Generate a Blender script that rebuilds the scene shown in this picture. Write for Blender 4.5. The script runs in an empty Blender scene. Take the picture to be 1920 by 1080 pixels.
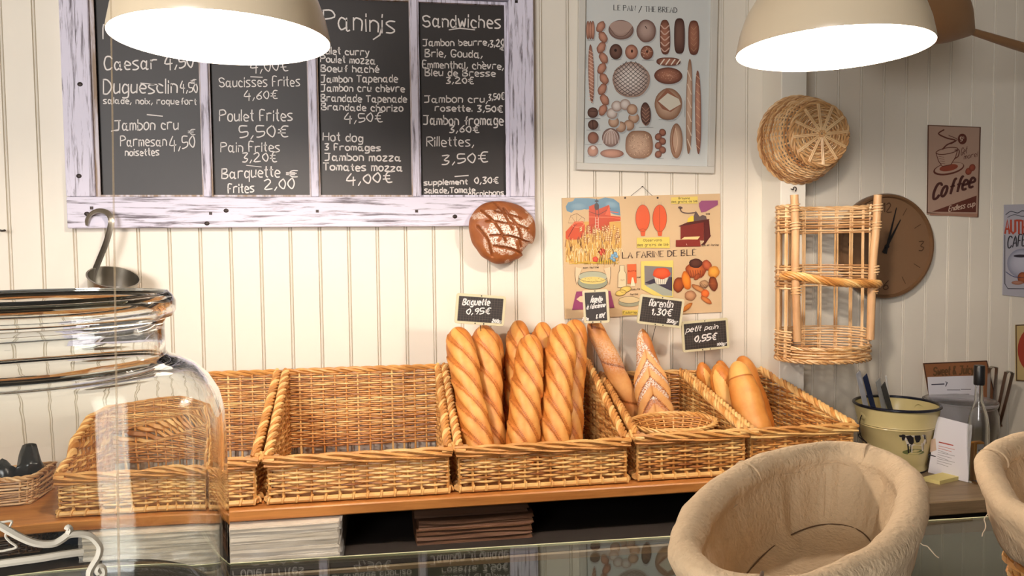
import bpy, math, random
import numpy as np
from mathutils import Vector, Matrix, noise
random.seed(7)
rng = np.random.RandomState(7)
PI = math.pi
scene = bpy.context.scene
col = scene.collection

# ---------------------------------------------------------------- camera
F_PX = 1450.0
CAM = Vector((0, -2.3, 1.65))
_y, _p, _r = math.radians(9.2), math.radians(2.96), math.radians(0.6)
FW = Vector((math.sin(_y)*math.cos(_p), math.cos(_y)*math.cos(_p), -math.sin(_p)))
_R = Vector((math.cos(_y), -math.sin(_y), 0))
_U = _R.cross(FW)
RT = _R*math.cos(_r) - _U*math.sin(_r)
UP = _U*math.cos(_r) + _R*math.sin(_r)
cd = bpy.data.cameras.new('camera')
cd.sensor_width = 36.0
cd.lens = F_PX/1920*36
cd.clip_start = 0.01
cam = bpy.data.objects.new('camera', cd)
col.objects.link(cam)
m = Matrix((RT, UP, -FW)).transposed().to_4x4()
m.translation = CAM
cam.matrix_world = m
scene.camera = cam

# ---------------------------------------------------------------- light and exposure
vs = scene.view_settings
vs.view_transform = 'Standard'
vs.look = 'None'
vs.gamma = 1.0
vs.use_curve_mapping = False
vs.exposure = 0.0
world = bpy.data.worlds.new('world')
scene.world = world
world.use_nodes = True
bg = world.node_tree.nodes['Background']
bg.inputs[0].default_value = (0.96, 0.94, 0.95, 1)
bg.inputs[1].default_value = 0.18
BULB = 650.0
LAMP_COL = (1.0, 0.86, 0.73, 1)

def area(name, loc, target, sx, sy, power, color):
    ld = bpy.data.lights.new(name, 'AREA')
    ld.shape = 'RECTANGLE'; ld.size = sx; ld.size_y = sy
    ld.spread = math.radians(95); ld.energy = power; ld.color = color
    o = bpy.data.objects.new(name, ld)
    o.location = loc
    o.rotation_euler = (Vector(target)-Vector(loc)).to_track_quat('-Z', 'Y').to_euler()
    col.objects.link(o)
    return o
# daylight of the shop window behind the customer
area('shop_window_light', (-1.9, -4.3, 2.0), (-0.65, 0, 1.5), 1.6, 1.9, 58, (1.0, 0.97, 0.95))
scene.cycles.max_bounces = 16
scene.cycles.transmission_bounces = 16
scene.cycles.transparent_max_bounces = 16

# ---------------------------------------------------------------- pixel rays -> points in the room
def ray(x, y):
    return FW + RT*((x-960)/F_PX) - UP*((y-540)/F_PX)
def at(x, y, Y):
    d = ray(x, y); return CAM + d*((Y-CAM.y)/d.y)
def atz(x, y, Z):
    d = ray(x, y); return CAM + d*((Z-CAM.z)/d.z)
def atp(x, y, P, n):
    d = ray(x, y); return CAM + d*((P-CAM).dot(n)/d.dot(n))

# ---------------------------------------------------------------- mesh helpers
class MB:
    def __init__(s):
        s.v = []; s.f = []; s.t = []; s.mi = []; s.n = 0; s.cols = None
    def add(s, verts, faces, tint=0.5, mi=0):
        verts = [tuple(p) for p in verts]
        b = s.n
        s.v.extend(verts); s.n += len(verts)
        s.f.extend([tuple(i+b for i in f) for f in faces])
        if isinstance(tint, (int, float)):
            s.t.extend([tint]*len(verts))
        else:
            s.t.extend(list(tint))
        s.mi.extend([mi]*len(faces))
        return s
    def box(s, x0, x1, y0, y1, z0, z1, mi=0, M=None, tint=0.5, bev=0.0):
        if bev > 0:
            b = bev; vs_ = []
            for (z, i) in ((z0, b), (z0+b, 0), (z1-b, 0), (z1, b)):
                for (cx, cy, sx, sy) in ((x0, y0, 1, 1), (x1, y0, -1, 1), (x1, y1, -1, -1), (x0, y1, 1, -1)):
                    a1 = (cx+sx*(i+b), cy+sy*i); a2 = (cx+sx*i, cy+sy*(i+b))
                    if (sx*sy) > 0: vs_ += [(a2[0], a2[1], z), (a1[0], a1[1], z)]
                    else: vs_ += [(a1[0], a1[1], z), (a2[0], a2[1], z)]
            fs = []
            for r in range(3):
                for k in range(8):
                    fs.append((r*8+k, r*8+(k+1) % 8, r*8+8+(k+1) % 8, r*8+8+k))
            fs.append(tuple(range(7, -1, -1))); fs.append(tuple(range(24, 32)))
        else:
            vs_ = [(x0, y0, z0), (x1, y0, z0), (x1, y1, z0), (x0, y1, z0), (x0, y0, z1), (x1, y0, z1), (x1, y1, z1), (x0, y1, z1)]
            fs = [(3, 2, 1, 0), (4, 5, 6, 7), (0, 1, 5, 4), (1, 2, 6, 5), (2, 3, 7, 6), (3, 0, 4, 7)]
        if M is not None: vs_ = [tuple(M @ Vector(p)) for p in vs_]
        return s.add(vs_, fs, tint, mi)
    def tube(s, pts, r, n=6, closed=False, ref=None, tint=0.5, mi=0, caps=True):
        P = np.array([tuple(p) for p in pts], float)
        k = len(P)
        if k < 2: return s
        if closed:
            T = np.roll(P, -1, 0)-np.roll(P, 1, 0)
        else:
            T = np.gradient(P, axis=0)
        T /= np.maximum(np.linalg.norm(T, axis=1, keepdims=True), 1e-9)
        if ref is not None:
            A = np.cross(T, np.array(ref, float).reshape(-1, 3) if np.ndim(ref) > 1 else np.array(ref, float))
            A /= np.maximum(np.linalg.norm(A, axis=1, keepdims=True), 1e-9)
        else:
            A = np.zeros_like(P)
            u = np.array([0, 0, 1.0]) if abs(T[0][2]) < 0.9 else np.array([1.0, 0, 0])
            a = np.cross(T[0], u); a /= np.linalg.norm(a)
            for i in range(k):
                a = a-T[i]*np.dot(a, T[i]); a /= max(np.linalg.norm(a), 1e-9)
                A[i] = a
        B = np.cross(T, A)
        R = np.full(k, r, float) if np.ndim(r) == 0 else np.array(r, float)
        an = np.arange(n)*2*PI/n
        V = P[:, None, :]+R[:, None, None]*(np.cos(an)[None, :, None]*A[:, None, :]+np.sin(an)[None, :, None]*B[:, None, :])
        vs_ = V.reshape(-1, 3).tolist()
        fs = []
        for i in range(k if closed else k-1):
            j = (i+1) % k
            for q in range(n):
                w = (q+1) % n
                fs.append((i*n+q, i*n+w, j*n+w, j*n+q))
        if not closed and caps:
            fs.append(tuple(range(n-1, -1, -1))); fs.append(tuple((k-1)*n+q for q in range(n)))
        return s.add(vs_, fs, tint, mi)
    def lathe(s, prof, n=48, M=None, mi=0, tint=0.5, a0=0, a1=2*PI, sx=1, sy=1):
        full = abs(a1-a0-2*PI) < 1e-6
        m_ = n if full else n+1
        vs_ = []
        for (r, z) in prof:
            for k in range(m_):
                a = a0+(a1-a0)*k/n
                vs_.append((r*math.cos(a)*sx, r*math.sin(a)*sy, z))
        fs = []
        for i in range(len(prof)-1):
            for k in range(n):
                w = (k+1) % m_
                fs.append((i*m_+k, i*m_+w, (i+1)*m_+w, (i+1)*m_+k))
        if M is not None: vs_ = [tuple(M @ Vector(p)) for p in vs_]
        return s.add(vs_, fs, tint, mi)
    def grid(s, V, closed_u=False, closed_v=False, tint=0.5, mi=0):
        nu, nv = len(V), len(V[0])
        vs_ = [tuple(p) for row in V for p in row]
        fs = []
        for i in range(nu if closed_u else nu-1):
            for j in range(nv if closed_v else nv-1):
                a, b = (i+1) % nu, (j+1) % nv
                fs.append((i*nv+j, a*nv+j, a*nv+b, i*nv+b))
        t = tint if isinstance(tint, (int, float)) else [q for row in tint for q in row]
        return s.add(vs_, fs, t, mi)
    def build(s, name, mats, parent=None, smooth=True, label=None, kind=None, loc=None):
        me = bpy.data.meshes.new(name)
        v = s.v
        if loc is not None:
            L = Vector(loc); v = [(p[0]-L.x, p[1]-L.y, p[2]-L.z) for p in v]
        me.from_pydata(v, [], s.f)
        if not isinstance(mats, (list, tuple)): mats = [mats]
        for mt in mats: me.materials.append(mt)
        if len(mats) > 1: me.polygons.foreach_set('material_index', s.mi)
        if smooth:
            me.polygons.foreach_set('use_smooth', [True]*len(me.polygons))
            try: me.set_sharp_from_angle(angle=math.radians(42))
            except Exception: pass
        at_ = me.attributes.new('tint', 'FLOAT', 'POINT')
        at_.data.foreach_set('value', s.t)
        if s.cols is not None:
            ca = me.attributes.new('Col', 'FLOAT_COLOR', 'POINT')
            ca.data.foreach_set('color', np.array(s.cols, np.float32).ravel())
        me.update()
        o = bpy.data.objects.new(name, me)
        col.objects.link(o)
        if loc is not None: o.location = loc
        if parent is not None: o.parent = parent
        if label: o['label'] = label
        if kind: o['kind'] = kind
        return o

def empty(name, label, cat, loc=(0, 0, 0), group=None, rz=0.0):
    o = bpy.data.objects.new(name, None)
    o.empty_display_size = 0.02
    o.location = loc; o.rotation_euler = (0, 0, rz)
    col.objects.link(o)
    o['label'] = label; o['category'] = cat
    if group: o['group'] = group
    return o
def tag(o, label, cat, group=None):
    o['label'] = label; o['category'] = cat
    if group: o['group'] = group
    return o
def struct(o):
    o['kind'] = 'structure'; return o
def keep(o, parent):
    """parent a mesh written in world coordinates under an empty that stands elsewhere"""
    o.parent = parent
    o.matrix_parent_inverse = Matrix.LocRotScale(parent.location, parent.rotation_euler, None).inverted()
    return o
def copy_tree(root):
    c = root.copy(); col.objects.link(c)
    for ch in list(root.children):
        d = ch.copy(); col.objects.link(d); d.parent = c
        for g in list(ch.children):
            e = g.copy(); col.objects.link(e); e.parent = d
    return c
def catmull(pts, per=4, closed=False):
    P = [Vector(p) for p in pts]; n = len(P)
    if n < 3: return P
    out = []
    rngi = range(n) if closed else range(n-1)
    for i in rngi:
        if closed: a, b, c, d = P[i-1], P[i], P[(i+1) % n], P[(i+2) % n]
        else: a, b, c, d = P[max(i-1, 0)], P[i], P[i+1], P[min(i+2, n-1)]
        for k in range(per):
            t = k/per
            out.append(0.5*((2*b)+(c-a)*t+(2*a-5*b+4*c-d)*t*t+(3*b-a-3*c+d)*t**3))
    if not closed: out.append(P[-1])
    return out

# ---------------------------------------------------------------- materials
def srgb(r, g, b):
    f = lambda c: ((c/255+0.055)/1.055)**2.4 if c/255 > 0.04045 else c/255/12.92
    return (f(r), f(g), f(b), 1)
class NM:
    """small node-tree writer"""
    def __init__(s, name):
        s.m = bpy.data.materials.new(name); s.m.use_nodes = True
        s.nt = s.m.node_tree; s.b = s.nt.nodes['Principled BSDF']
    def n(s, t, **kw):
        q = s.nt.nodes.new(t)
        for k, v in kw.items():
            if k.startswith('_'): setattr(q, k[1:], v)
            else: q.inputs[k.replace('__', ' ')].default_value = v
        return q
    def l(s, a, b): s.nt.links.new(a, b)
def simple(name, c, rough=0.6, metal=0.0, spec=0.5, bump=0.0, bscale=80, var=0.0, **kw):
    M_ = NM(name); b = M_.b
    b.inputs['Base Color'].default_value = c
    b.inputs['Roughness'].default_value = rough; b.inputs['Metallic'].default_value = metal
    b.inputs['Specular IOR Level'].default_value = spec
    for k, v in kw.items(): b.inputs[k.replace('__', ' ')].default_value = v
    tc = M_.n('ShaderNodeTexCoord')
    nz = M_.n('ShaderNodeTexNoise', Scale=bscale, Detail=4.0)
    M_.l(tc.outputs['Object'], nz.inputs['Vector'])
    if bump > 0:
        bp = M_.n('ShaderNodeBump', Strength=bump, Distance=0.002)
        M_.l(nz.outputs['Fac'], bp.inputs['Height']); M_.l(bp.outputs['Normal'], b.inputs['Normal'])
    if var > 0:
        n2 = M_.n('ShaderNodeTexNoise', Scale=bscale*0.15, Detail=3.0)
        M_.l(tc.outputs['Object'], n2.inputs['Vector'])
        mx = M_.n('ShaderNodeMix', _data_type='RGBA')
        mx.inputs['A'].default_value = tuple(q*(1-var) for q in c[:3])+(1,)
        mx.inputs['B'].default_value = tuple(min(1, q*(1+var)) for q in c[:3])+(1,)
        M_.l(n2.outputs['Fac'], mx.inputs['Factor']); M_.l(mx.outputs['Result'], b.inputs['Base Color'])
    return M_.m
def wicker_mat(name, dark, mid, light, rough=0.42):
    M_ = NM(name)
    tc = M_.n('ShaderNodeTexCoord')
    a = M_.n('ShaderNodeAttribute', _attribute_name='tint')
    nz = M_.n('ShaderNodeTexNoise', Scale=14.0, Detail=5.0)
    M_.l(tc.outputs['Object'], nz.inputs['Vector'])
    ad = M_.n('ShaderNodeMath', _operation='MULTIPLY_ADD'); ad.inputs[1].default_value = 0.55
    M_.l(nz.outputs['Fac'], ad.inputs[0])
    sc = M_.n('ShaderNodeMath', _operation='MULTIPLY'); sc.inputs[1].default_value = 0.55
    M_.l(a.outputs['Fac'], sc.inputs[0]); M_.l(sc.outputs[0], ad.inputs[2])
    cr = M_.n('ShaderNodeValToRGB')
    e = cr.color_ramp.elements
    e[0].position = 0.25; e[0].color = dark; e[1].position = 0.85; e[1].color = light
    k = e.new(0.55); k.color = mid
    M_.l(ad.outputs[0], cr.inputs['Fac']); M_.l(cr.outputs['Color'], M_.b.inputs['Base Color'])
    M_.b.inputs['Roughness'].default_value = rough
    n2 = M_.n('ShaderNodeTexNoise', Scale=220.0, Detail=3.0)
    M_.l(tc.outputs['Object'], n2.inputs['Vector'])
    bp = M_.n('ShaderNodeBump', Strength=0.3, Distance=0.001)
    M_.l(n2.outputs['Fac'], bp.inputs['Height']); M_.l(bp.outputs['Normal'], M_.b.inputs['Normal'])
    return M_.m
def streak_mat(name, base, dark, scale, thresh=(0.52, 0.68), rough=0.75, bump=0.4):
    """paint with worn streaks along the board; scale is per axis"""
    M_ = NM(name)
    tc = M_.n('ShaderNodeTexCoord'); mp = M_.n('ShaderNodeMapping')
    mp.inputs['Scale'].default_value = scale
    M_.l(tc.outputs['Object'], mp.inputs['Vector'])
    nz = M_.n('ShaderNodeTexNoise', Scale=1.0, Detail=7.0, Roughness=0.65, Distortion=0.4)
    M_.l(mp.outputs['Vector'], nz.inputs['Vector'])
    cr = M_.n('ShaderNodeValToRGB'); e = cr.color_ramp.elements
    e[0].position = thresh[0]; e[0].color = base; e[1].position = thresh[1]; e[1].color = dark
    M_.l(nz.outputs['Fac'], cr.inputs['Fac']); M_.l(cr.outputs['Color'], M_.b.inputs['Base Color'])
    M_.b.inputs['Roughness'].default_value = rough
    bp = M_.n('ShaderNodeBump', Strength=bump, Distance=0.002)
    bp.invert = True
    M_.l(nz.outputs['Fac'], bp.inputs['Height']); M_.l(bp.outputs['Normal'], M_.b.inputs['Normal'])
    return M_.m
def glass_mat(name, c=(1, 1, 1, 1), ior=1.48, rough=0.0):
    M_ = NM(name); b = M_.b
    b.inputs['Base Color'].default_value = c; b.inputs['Roughness'].default_value = rough
    b.inputs['IOR'].default_value = ior; b.inputs['Transmission Weight'].default_value = 1.0
    return M_.m
def col_mat(name, rough=0.6, spec=0.4):
    M_ = NM(name)
    a = M_.n('ShaderNodeAttribute', _attribute_name='Col')
    M_.l(a.outputs['Color'], M_.b.inputs['Base Color'])
    M_.b.inputs['Roughness'].default_value = rough
    M_.b.inputs['Specular IOR Level'].default_value = spec
    return M_.m
def bread_mat(name, crust, deep, pale, flour=0.0):
    M_ = NM(name)
    tc = M_.n('ShaderNodeTexCoord')
    a = M_.n('ShaderNodeAttribute', _attribute_name='tint')   # 0 cut edge, 0.5 crust, 1 pale crumb of the slash
    nz = M_.n('ShaderNodeTexNoise', Scale=22.0, Detail=6.0, Roughness=0.6)
    M_.l(tc.outputs['Object'], nz.inputs['Vector'])
    ad = M_.n('ShaderNodeMath', _operation='MULTIPLY_ADD'); ad.inputs[1].default_value = 0.5
    M_.l(nz.outputs['Fac'], ad.inputs[0])
    sb = M_.n('ShaderNodeMath', _operation='SUBTRACT'); sb.inputs[1].default_value = 0.25
    M_.l(a.outputs['Fac'], sb.inputs[0]); M_.l(sb.outputs[0], ad.inputs[2])
    cr = M_.n('ShaderNodeValToRGB'); e = cr.color_ramp.elements
    e[0].position = 0.12; e[0].color = deep; e[1].position = 0.88; e[1].color = pale
    k = e.new(0.5); k.color = crust
    M_.l(ad.outputs[0], cr.inputs['Fac'])
    out = cr.outputs['Color']
    n3 = M_.n('ShaderNodeTexNoise', Scale=260.0, Detail=2.0)
    M_.l(tc.outputs['Object'], n3.inputs['Vector'])
    if flour > 0:
        f = M_.n('ShaderNodeAttribute', _attribute_name='flour')
        r2 = M_.n('ShaderNodeValToRGB'); r2.color_ramp.elements[0].position = 0.40; r2.color_ramp.elements[1].position = 0.56
        M_.l(n3.outputs['Fac'], r2.inputs['Fac'])
        mu = M_.n('ShaderNodeMath', _operation='MULTIPLY'); M_.l(r2.outputs['Color'], mu.inputs[0]); M_.l(f.outputs['Fac'], mu.inputs[1])
        mx = M_.n('ShaderNodeMix', _data_type='RGBA'); mx.inputs['B'].default_value = (0.80, 0.72, 0.62, 1)
        M_.l(out, mx.inputs['A']); M_.l(mu.outputs[0], mx.inputs['Factor']); out = mx.outputs['Result']
    M_.l(out, M_.b.inputs['Base Color'])
    M_.b.inputs['Roughness'].default_value = 0.5
    bp = M_.n('ShaderNodeBump', Strength=0.35, Distance=0.002)
    n4 = M_.n('ShaderNodeTexNoise', Scale=90.0, Detail=5.0); M_.l(tc.outputs['Object'], n4.inputs['Vector'])
    M_.l(n4.outputs['Fac'], bp.inputs['Height']); M_.l(bp.outputs['Normal'], M_.b.inputs['Normal'])
    return M_.m

WALL = simple('cream_paint', srgb(229, 221, 206), 0.55, bump=0.08, bscale=60, var=0.03)
CREAM2 = simple('pale_paint', srgb(232, 228, 216), 0.55, bump=0.05, bscale=50)
WICK = wicker_mat('golden_willow', srgb(138, 78, 32), srgb(210, 148, 78), srgb(244, 204, 134))
WICKP = wicker_mat('pale_willow', srgb(150, 98, 56), srgb(208, 162, 108), srgb(236, 204, 158))
WICKD = wicker_mat('dark_willow', srgb(60, 40, 24), srgb(124, 86, 52), srgb(170, 124, 80))
WOODP = streak_mat('peeled_rod', srgb(214, 170, 122), srgb(176, 124, 80), (30, 30, 4), (0.4, 0.75), 0.5, 0.15)
SHELFW = streak_mat('orange_pine', srgb(206, 140, 74), srgb(150, 86, 36), (3, 40, 40), (0.35, 0.75), 0.4, 0.1)
PLY = streak_mat('basket_board', srgb(196, 140, 84), srgb(150, 98, 54), (6, 60, 60), (0.35, 0.8), 0.5, 0.1)
WORKTOP = streak_mat('worktop_wood', srgb(150, 128, 98), srgb(100, 80, 58), (3, 40, 40), (0.35, 0.75), 0.45, 0.1)
FR_H = streak_mat('whitewash_rail', srgb(216, 211, 226), srgb(112, 104, 112), (7, 40, 110), (0.51, 0.64))
FR_V = streak_mat('whitewash_stile', srgb(216, 211, 226), srgb(112, 104, 112), (110, 40, 7), (0.51, 0.64))
RAW = streak_mat('bare_moulding', srgb(150, 128, 108), srgb(208, 200, 206), (60, 60, 6), (0.4, 0.6))
SLATE = simple('slate_board', srgb(44, 38, 36), 0.5, bump=0.05, bscale=120, var=0.12)
CHALK = simple('chalk', srgb(222, 216, 210), 0.9, var=0.1, bscale=400)
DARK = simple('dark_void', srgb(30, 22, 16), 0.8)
BLACK = simple('black_plastic', srgb(20, 20, 22), 0.35)
STEEL = simple('brushed_steel', srgb(170, 165, 155), 0.28, metal=1.0)
NAIL = simple('iron_nail', srgb(60, 52, 50), 0.5, metal=0.8)
PAPER = simple('white_paper', srgb(226, 224, 232), 0.8)
YELLOWP = simple('yellow_paper', srgb(222, 208, 140), 0.8)
LINEN = simple('linen', srgb(202, 176, 142), 0.95, bump=0.9, bscale=260, var=0.16)
SEAM = simple('seam_thread', srgb(96, 72, 50), 0.9)
FRAY = simple('frayed_thread', srgb(226, 206, 176), 0.9)
GLASS = glass_mat('clear_glass', (0.97, 0.985, 0.97, 1))
GLASSG = glass_mat('green_glass', (0.86, 0.89, 0.80, 1), 1.5)
PRINT = col_mat('print', 0.55)
PRINTG = col_mat('glossy_print', 0.35)
BAG = bread_mat('baguette_crust', srgb(204, 124, 48), srgb(132, 62, 16), srgb(236, 180, 98))
BAGF = bread_mat('floured_crust', srgb(190, 114, 52), srgb(120, 58, 20), srgb(226, 170, 104), 1.0)
LOAFM = bread_mat('brown_loaf_crust', srgb(148, 84, 42), srgb(84, 40, 18), srgb(188, 128, 76), .75)
ENAMEL_C = (214, 198, 140)
# ---------------------------------------------------------------- hand lettering: single-stroke glyphs on a 4 x 10 grid (base line 2, capitals 8)
GL = {
'A': '022842 1434', 'B': '0802 08383605 05443202', 'C': '4738180604123243', 'D': '0802 082846442202', 'E': '38080232 0525',
'F': '380802 0525', 'G': '4738180604123244 2444', 'H': '0802 4842 0545', 'I': '0802', 'J': '0848 38332202', 'L': '080242', 'M': '0208254842',
'N': '02084248', 'O': '28060422444628', 'P': '0802 08384605', 'R': '0802 08384605 1542', 'S': '4728071535432203', 'T': '0848 2822', 'U': '0803224348', 'W': '0812253248',
'a': '3516041233 363242', 'b': '0802 051635331203', 'c': '3516041232', 'd': '3516041233 3832', 'e': '04343516041232',
'f': '382722 1535', 'g': '3516041233 36312000', 'h': '0802 05163532', 'i': '0602 0807', 'j': '161100', 'k': '0802 360432', 'l': '0802',
'm': '0602 05162522 25364542', 'n': '0602 05163532', 'o': '160503122233352616', 'p': '0600 051635331203', 'q': '3516041233 3630',
'r': '0602 051636', 's': '361605332202', 't': '181322 0626', 'u': '06031233 3632', 'v': '061236', 'w': '0612253246', 'x': '0632 3602',
'y': '0613 361000', 'z': '06360232', 'é': '04343516041232 1728', 'è': '04343516041232 0817', 'É': '38080232 0525 1929', 'à': '3516041233 363242 0817',
'€': '4828152242 0636 0434', '0': '28060422343628', '1': '162822', '2': '0728360242', '3': '083815342202', '4': '280444 3631',
'5': '38080535331202', '6': '380412332504', '7': '083812', '8': '180726350422331605', '9': '3615072837 3522', ',': '1301', '.': '0203', '/': '0048', '-': '0535', '!': '0804 0203', '&': '420728160412345', 'ç': '3516041232 2110'}
def gstrokes(ch):
    s = GL.get(ch)
    if s is None: return [], 2.0
    out = []; mx = 0
    for st in s.split(' '):
        st = st[:len(st)//2*2]
        pts = [(int(st[i]), int(st[i+1])) for i in range(0, len(st), 2)]
        mx = max(mx, max(p[0] for p in pts)); out.append(pts)
    return out, mx+1.45
def layout(text, jit=0.0, smooth=True, rnd=None, serif=False):
    """strokes of the text in glyph units, x from 0 to the returned width"""
    rnd = rnd or random.Random(len(text)*31+ord(text[0]))
    x = 0; out = []
    for ch in text:
        if ch == ' ': x += 3.0; continue
        st, adv = gstrokes(ch)
        dy = rnd.uniform(-jit, jit); sc = 1+rnd.uniform(-jit, jit)*0.4
        for pts in st:
            q = [Vector((x+(p[0]+rnd.uniform(-jit, jit)*0.5)*(1.0), (p[1]-2+rnd.uniform(-jit, jit)*0.5)*sc+dy, 0)) for p in pts]
            if smooth and len(q) > 2: q = catmull(q, 3)
            out.append(q)
            if serif and len(pts) <= 5:
                for e in (pts[0], pts[-1]):
                    if e[1] in (2, 8): out.append([Vector((x+e[0]-.55, e[1]-2, 0)), Vector((x+e[0]+.55, e[1]-2, 0))])
        x += adv
    return out, x-1.45

class Art:
    """flat printed / painted marks on a plane, authored in photo pixels; f(px,py) -> point on the plane, nrm towards the viewer"""
    def __init__(s, f, nrm, conv=None, step=0.00003, lift=0.0004):
        s.f = f; s.nrm = Vector(nrm); s.mb = MB(); s.mb.cols = []; s.z = lift; s.step = step; s.conv = conv or (lambda x, y: (x, y))
    def P(s, x, y):
        x, y = s.conv(x, y)
        return s.f(x, y)+s.nrm*s.z
    def poly(s, pts, c):
        c = srgb(*c) if max(c) > 1 else c
        s.mb.add([s.P(*p) for p in pts], [tuple(range(len(pts)))])
        s.mb.cols += [c]*len(pts); s.z += s.step
    def ell(s, cx, cy, rx, ry, rot=0, n=28, sq=1.0, wob=0.0, a0=0, a1=360):
        rot = math.radians(rot); out = []
        full = (a1-a0) >= 360
        for k in range(n if full else n+1):
            a = math.radians(a0)+(math.radians(a1-a0))*k/n
            ca, sa = math.cos(a), math.sin(a)
            if sq != 1.0: ca = math.copysign(abs(ca)**sq, ca); sa = math.copysign(abs(sa)**sq, sa)
            w = 1+wob*math.sin(a*5+cx)+wob*.6*math.sin(a*9+cy)
            x, y = rx*ca*w, ry*sa*w
            out.append((cx+x*math.cos(rot)-y*math.sin(rot), cy+x*math.sin(rot)+y*math.cos(rot)))
        return out
    def blob(s, cx, cy, rx, ry, rot=0, c0=(200, 170, 140), c1=(130, 90, 70), sq=1.0, wob=0.0, off=0.18):
        """printed picture of a rounded thing: radial colour print"""
        c0 = srgb(*c0); c1 = srgb(*c1)
        outer = s.ell(cx, cy, rx, ry, rot, 28, sq, wob)
        hx, hy = cx-rx*off*.6, cy-ry*off
        vs_ = [s.P(hx, hy)]; cols = [c0]
        for t in (0.45, 0.75, 1.0):
            for p in outer:
                vs_.append(s.P(hx+(p[0]-hx)*t, hy+(p[1]-hy)*t))
                w = t**2.2; cols.append(tuple(c0[i]*(1-w)+c1[i]*w for i in range(3))+(1,))
        n = len(outer); fs = [(0, 1+k, 1+(k+1) % n) for k in range(n)]
        for r in range(2):
            for k in range(n): fs.append((1+r*n+k, 1+(r+1)*n+k, 1+(r+1)*n+(k+1) % n, 1+r*n+(k+1) % n))
        s.mb.add(vs_, fs); s.mb.cols += cols; s.z += s.step
    def line(s, pts, w, c, closed=False, wv=None):
        c = srgb(*c) if max(c) > 1 else c
        P = [Vector((p[0], p[1], 0)) for p in pts]; n = len(P)
        if n < 2: return
        L = []
        for i, p in enumerate(P):
            a = P[i-1] if (i > 0 or closed) else p
            b = P[(i+1) % n] if (i < n-1 or closed) else p
            t = (b-a)
            if t.length < 1e-6: t = Vector((1, 0, 0))
            t.normalize(); nn = Vector((-t.y, t.x, 0))
            ww = w*0.5
            if wv: ww = 0.5*(wv[0]*abs(t.x)+wv[1]*abs(t.y))
            if not closed and i in (0, n-1):
                e = t*(-ww*.5 if i == 0 else ww*.5)
                p = p+e; ww *= 0.8
            L.append((p+nn*ww, p-nn*ww))
        vs_ = [s.P(q.x, q.y) for pr in L for q in pr]
        fs = [(2*i, 2*i+1, (2*i+3) % (2*n), (2*i+2) % (2*n)) for i in range(n if closed else n-1)]
        s.mb.add(vs_, fs); s.mb.cols += [c]*len(vs_)
    def text(s, t, x0, x1, y0, y1, h, w=2.4, c=(225, 218, 212), jit=0.22, slant=0.0, smooth=True, serif=False, wv=None):
        """baseline from (x0,y0) to (x1,y1), capital height h"""
        st, W = layout(t, jit, smooth, serif=serif)
        k = h/6.0; sx = (x1-x0)/max(W, .1)
        for q in st:
            s.line([(x0+p.x*sx+slant*p.y*k, y0+(y1-y0)*p.x/max(W, .1)-p.y*k) for p in q], w, c, wv=wv)
        s.z += s.step
    def build(s, name, mat, parent=None, label=None):
        o = s.mb.build(name, mat, None, smooth=False, label=label)
        if parent is not None: keep(o, parent)
        return o

# ---------------------------------------------------------------- willow work
def weave(mb, surf, ulen, vs_list, stake=0.033, r=0.0030, amp=0.0033, ustart=None, n=5, jit=0.0, phase=0, closed=False):
    """rows of rods woven in and out of stakes; surf(u,v)->(pos,normal)"""
    for j, v in enumerate(vs_list):
        u0, u1 = (0, ulen) if ustart is None else ustart(v)
        if u1-u0 < 0.01: continue
        k = max(3, int((u1-u0)/stake*4))
        if closed: k = max(8, int(round(ulen/stake))*4)
        pts = []; ref = []
        dv = random.uniform(-jit, jit); w2 = random.uniform(0, 6); rr = r*random.uniform(0.86, 1.12)
        for i in range(k if closed else k+1):
            u = u0+(u1-u0)*i/k
            p, nn = surf(u, v+dv+0.0006*math.sin(u*23+w2))
            o = amp*math.sin(PI*u/stake+(j+phase)*PI+PI/2)
            pts.append(Vector(p)+Vector(nn)*o); ref.append(tuple(nn))
        mb.tube(pts, rr, n, closed=closed, ref=ref, tint=random.uniform(0.1, 0.95))
def stakes(mb, surf, us, v0, v1, r=0.0028, n=5, ks=8):
    for u in us:
        a, b = v0, (v1(u) if callable(v1) else v1)
        pts = [surf(u, a+(b-a)*i/ks)[0] for i in range(ks+1)]
        mb.tube(pts, r*random.uniform(.9, 1.1), n, tint=random.uniform(.3, .9))
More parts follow.
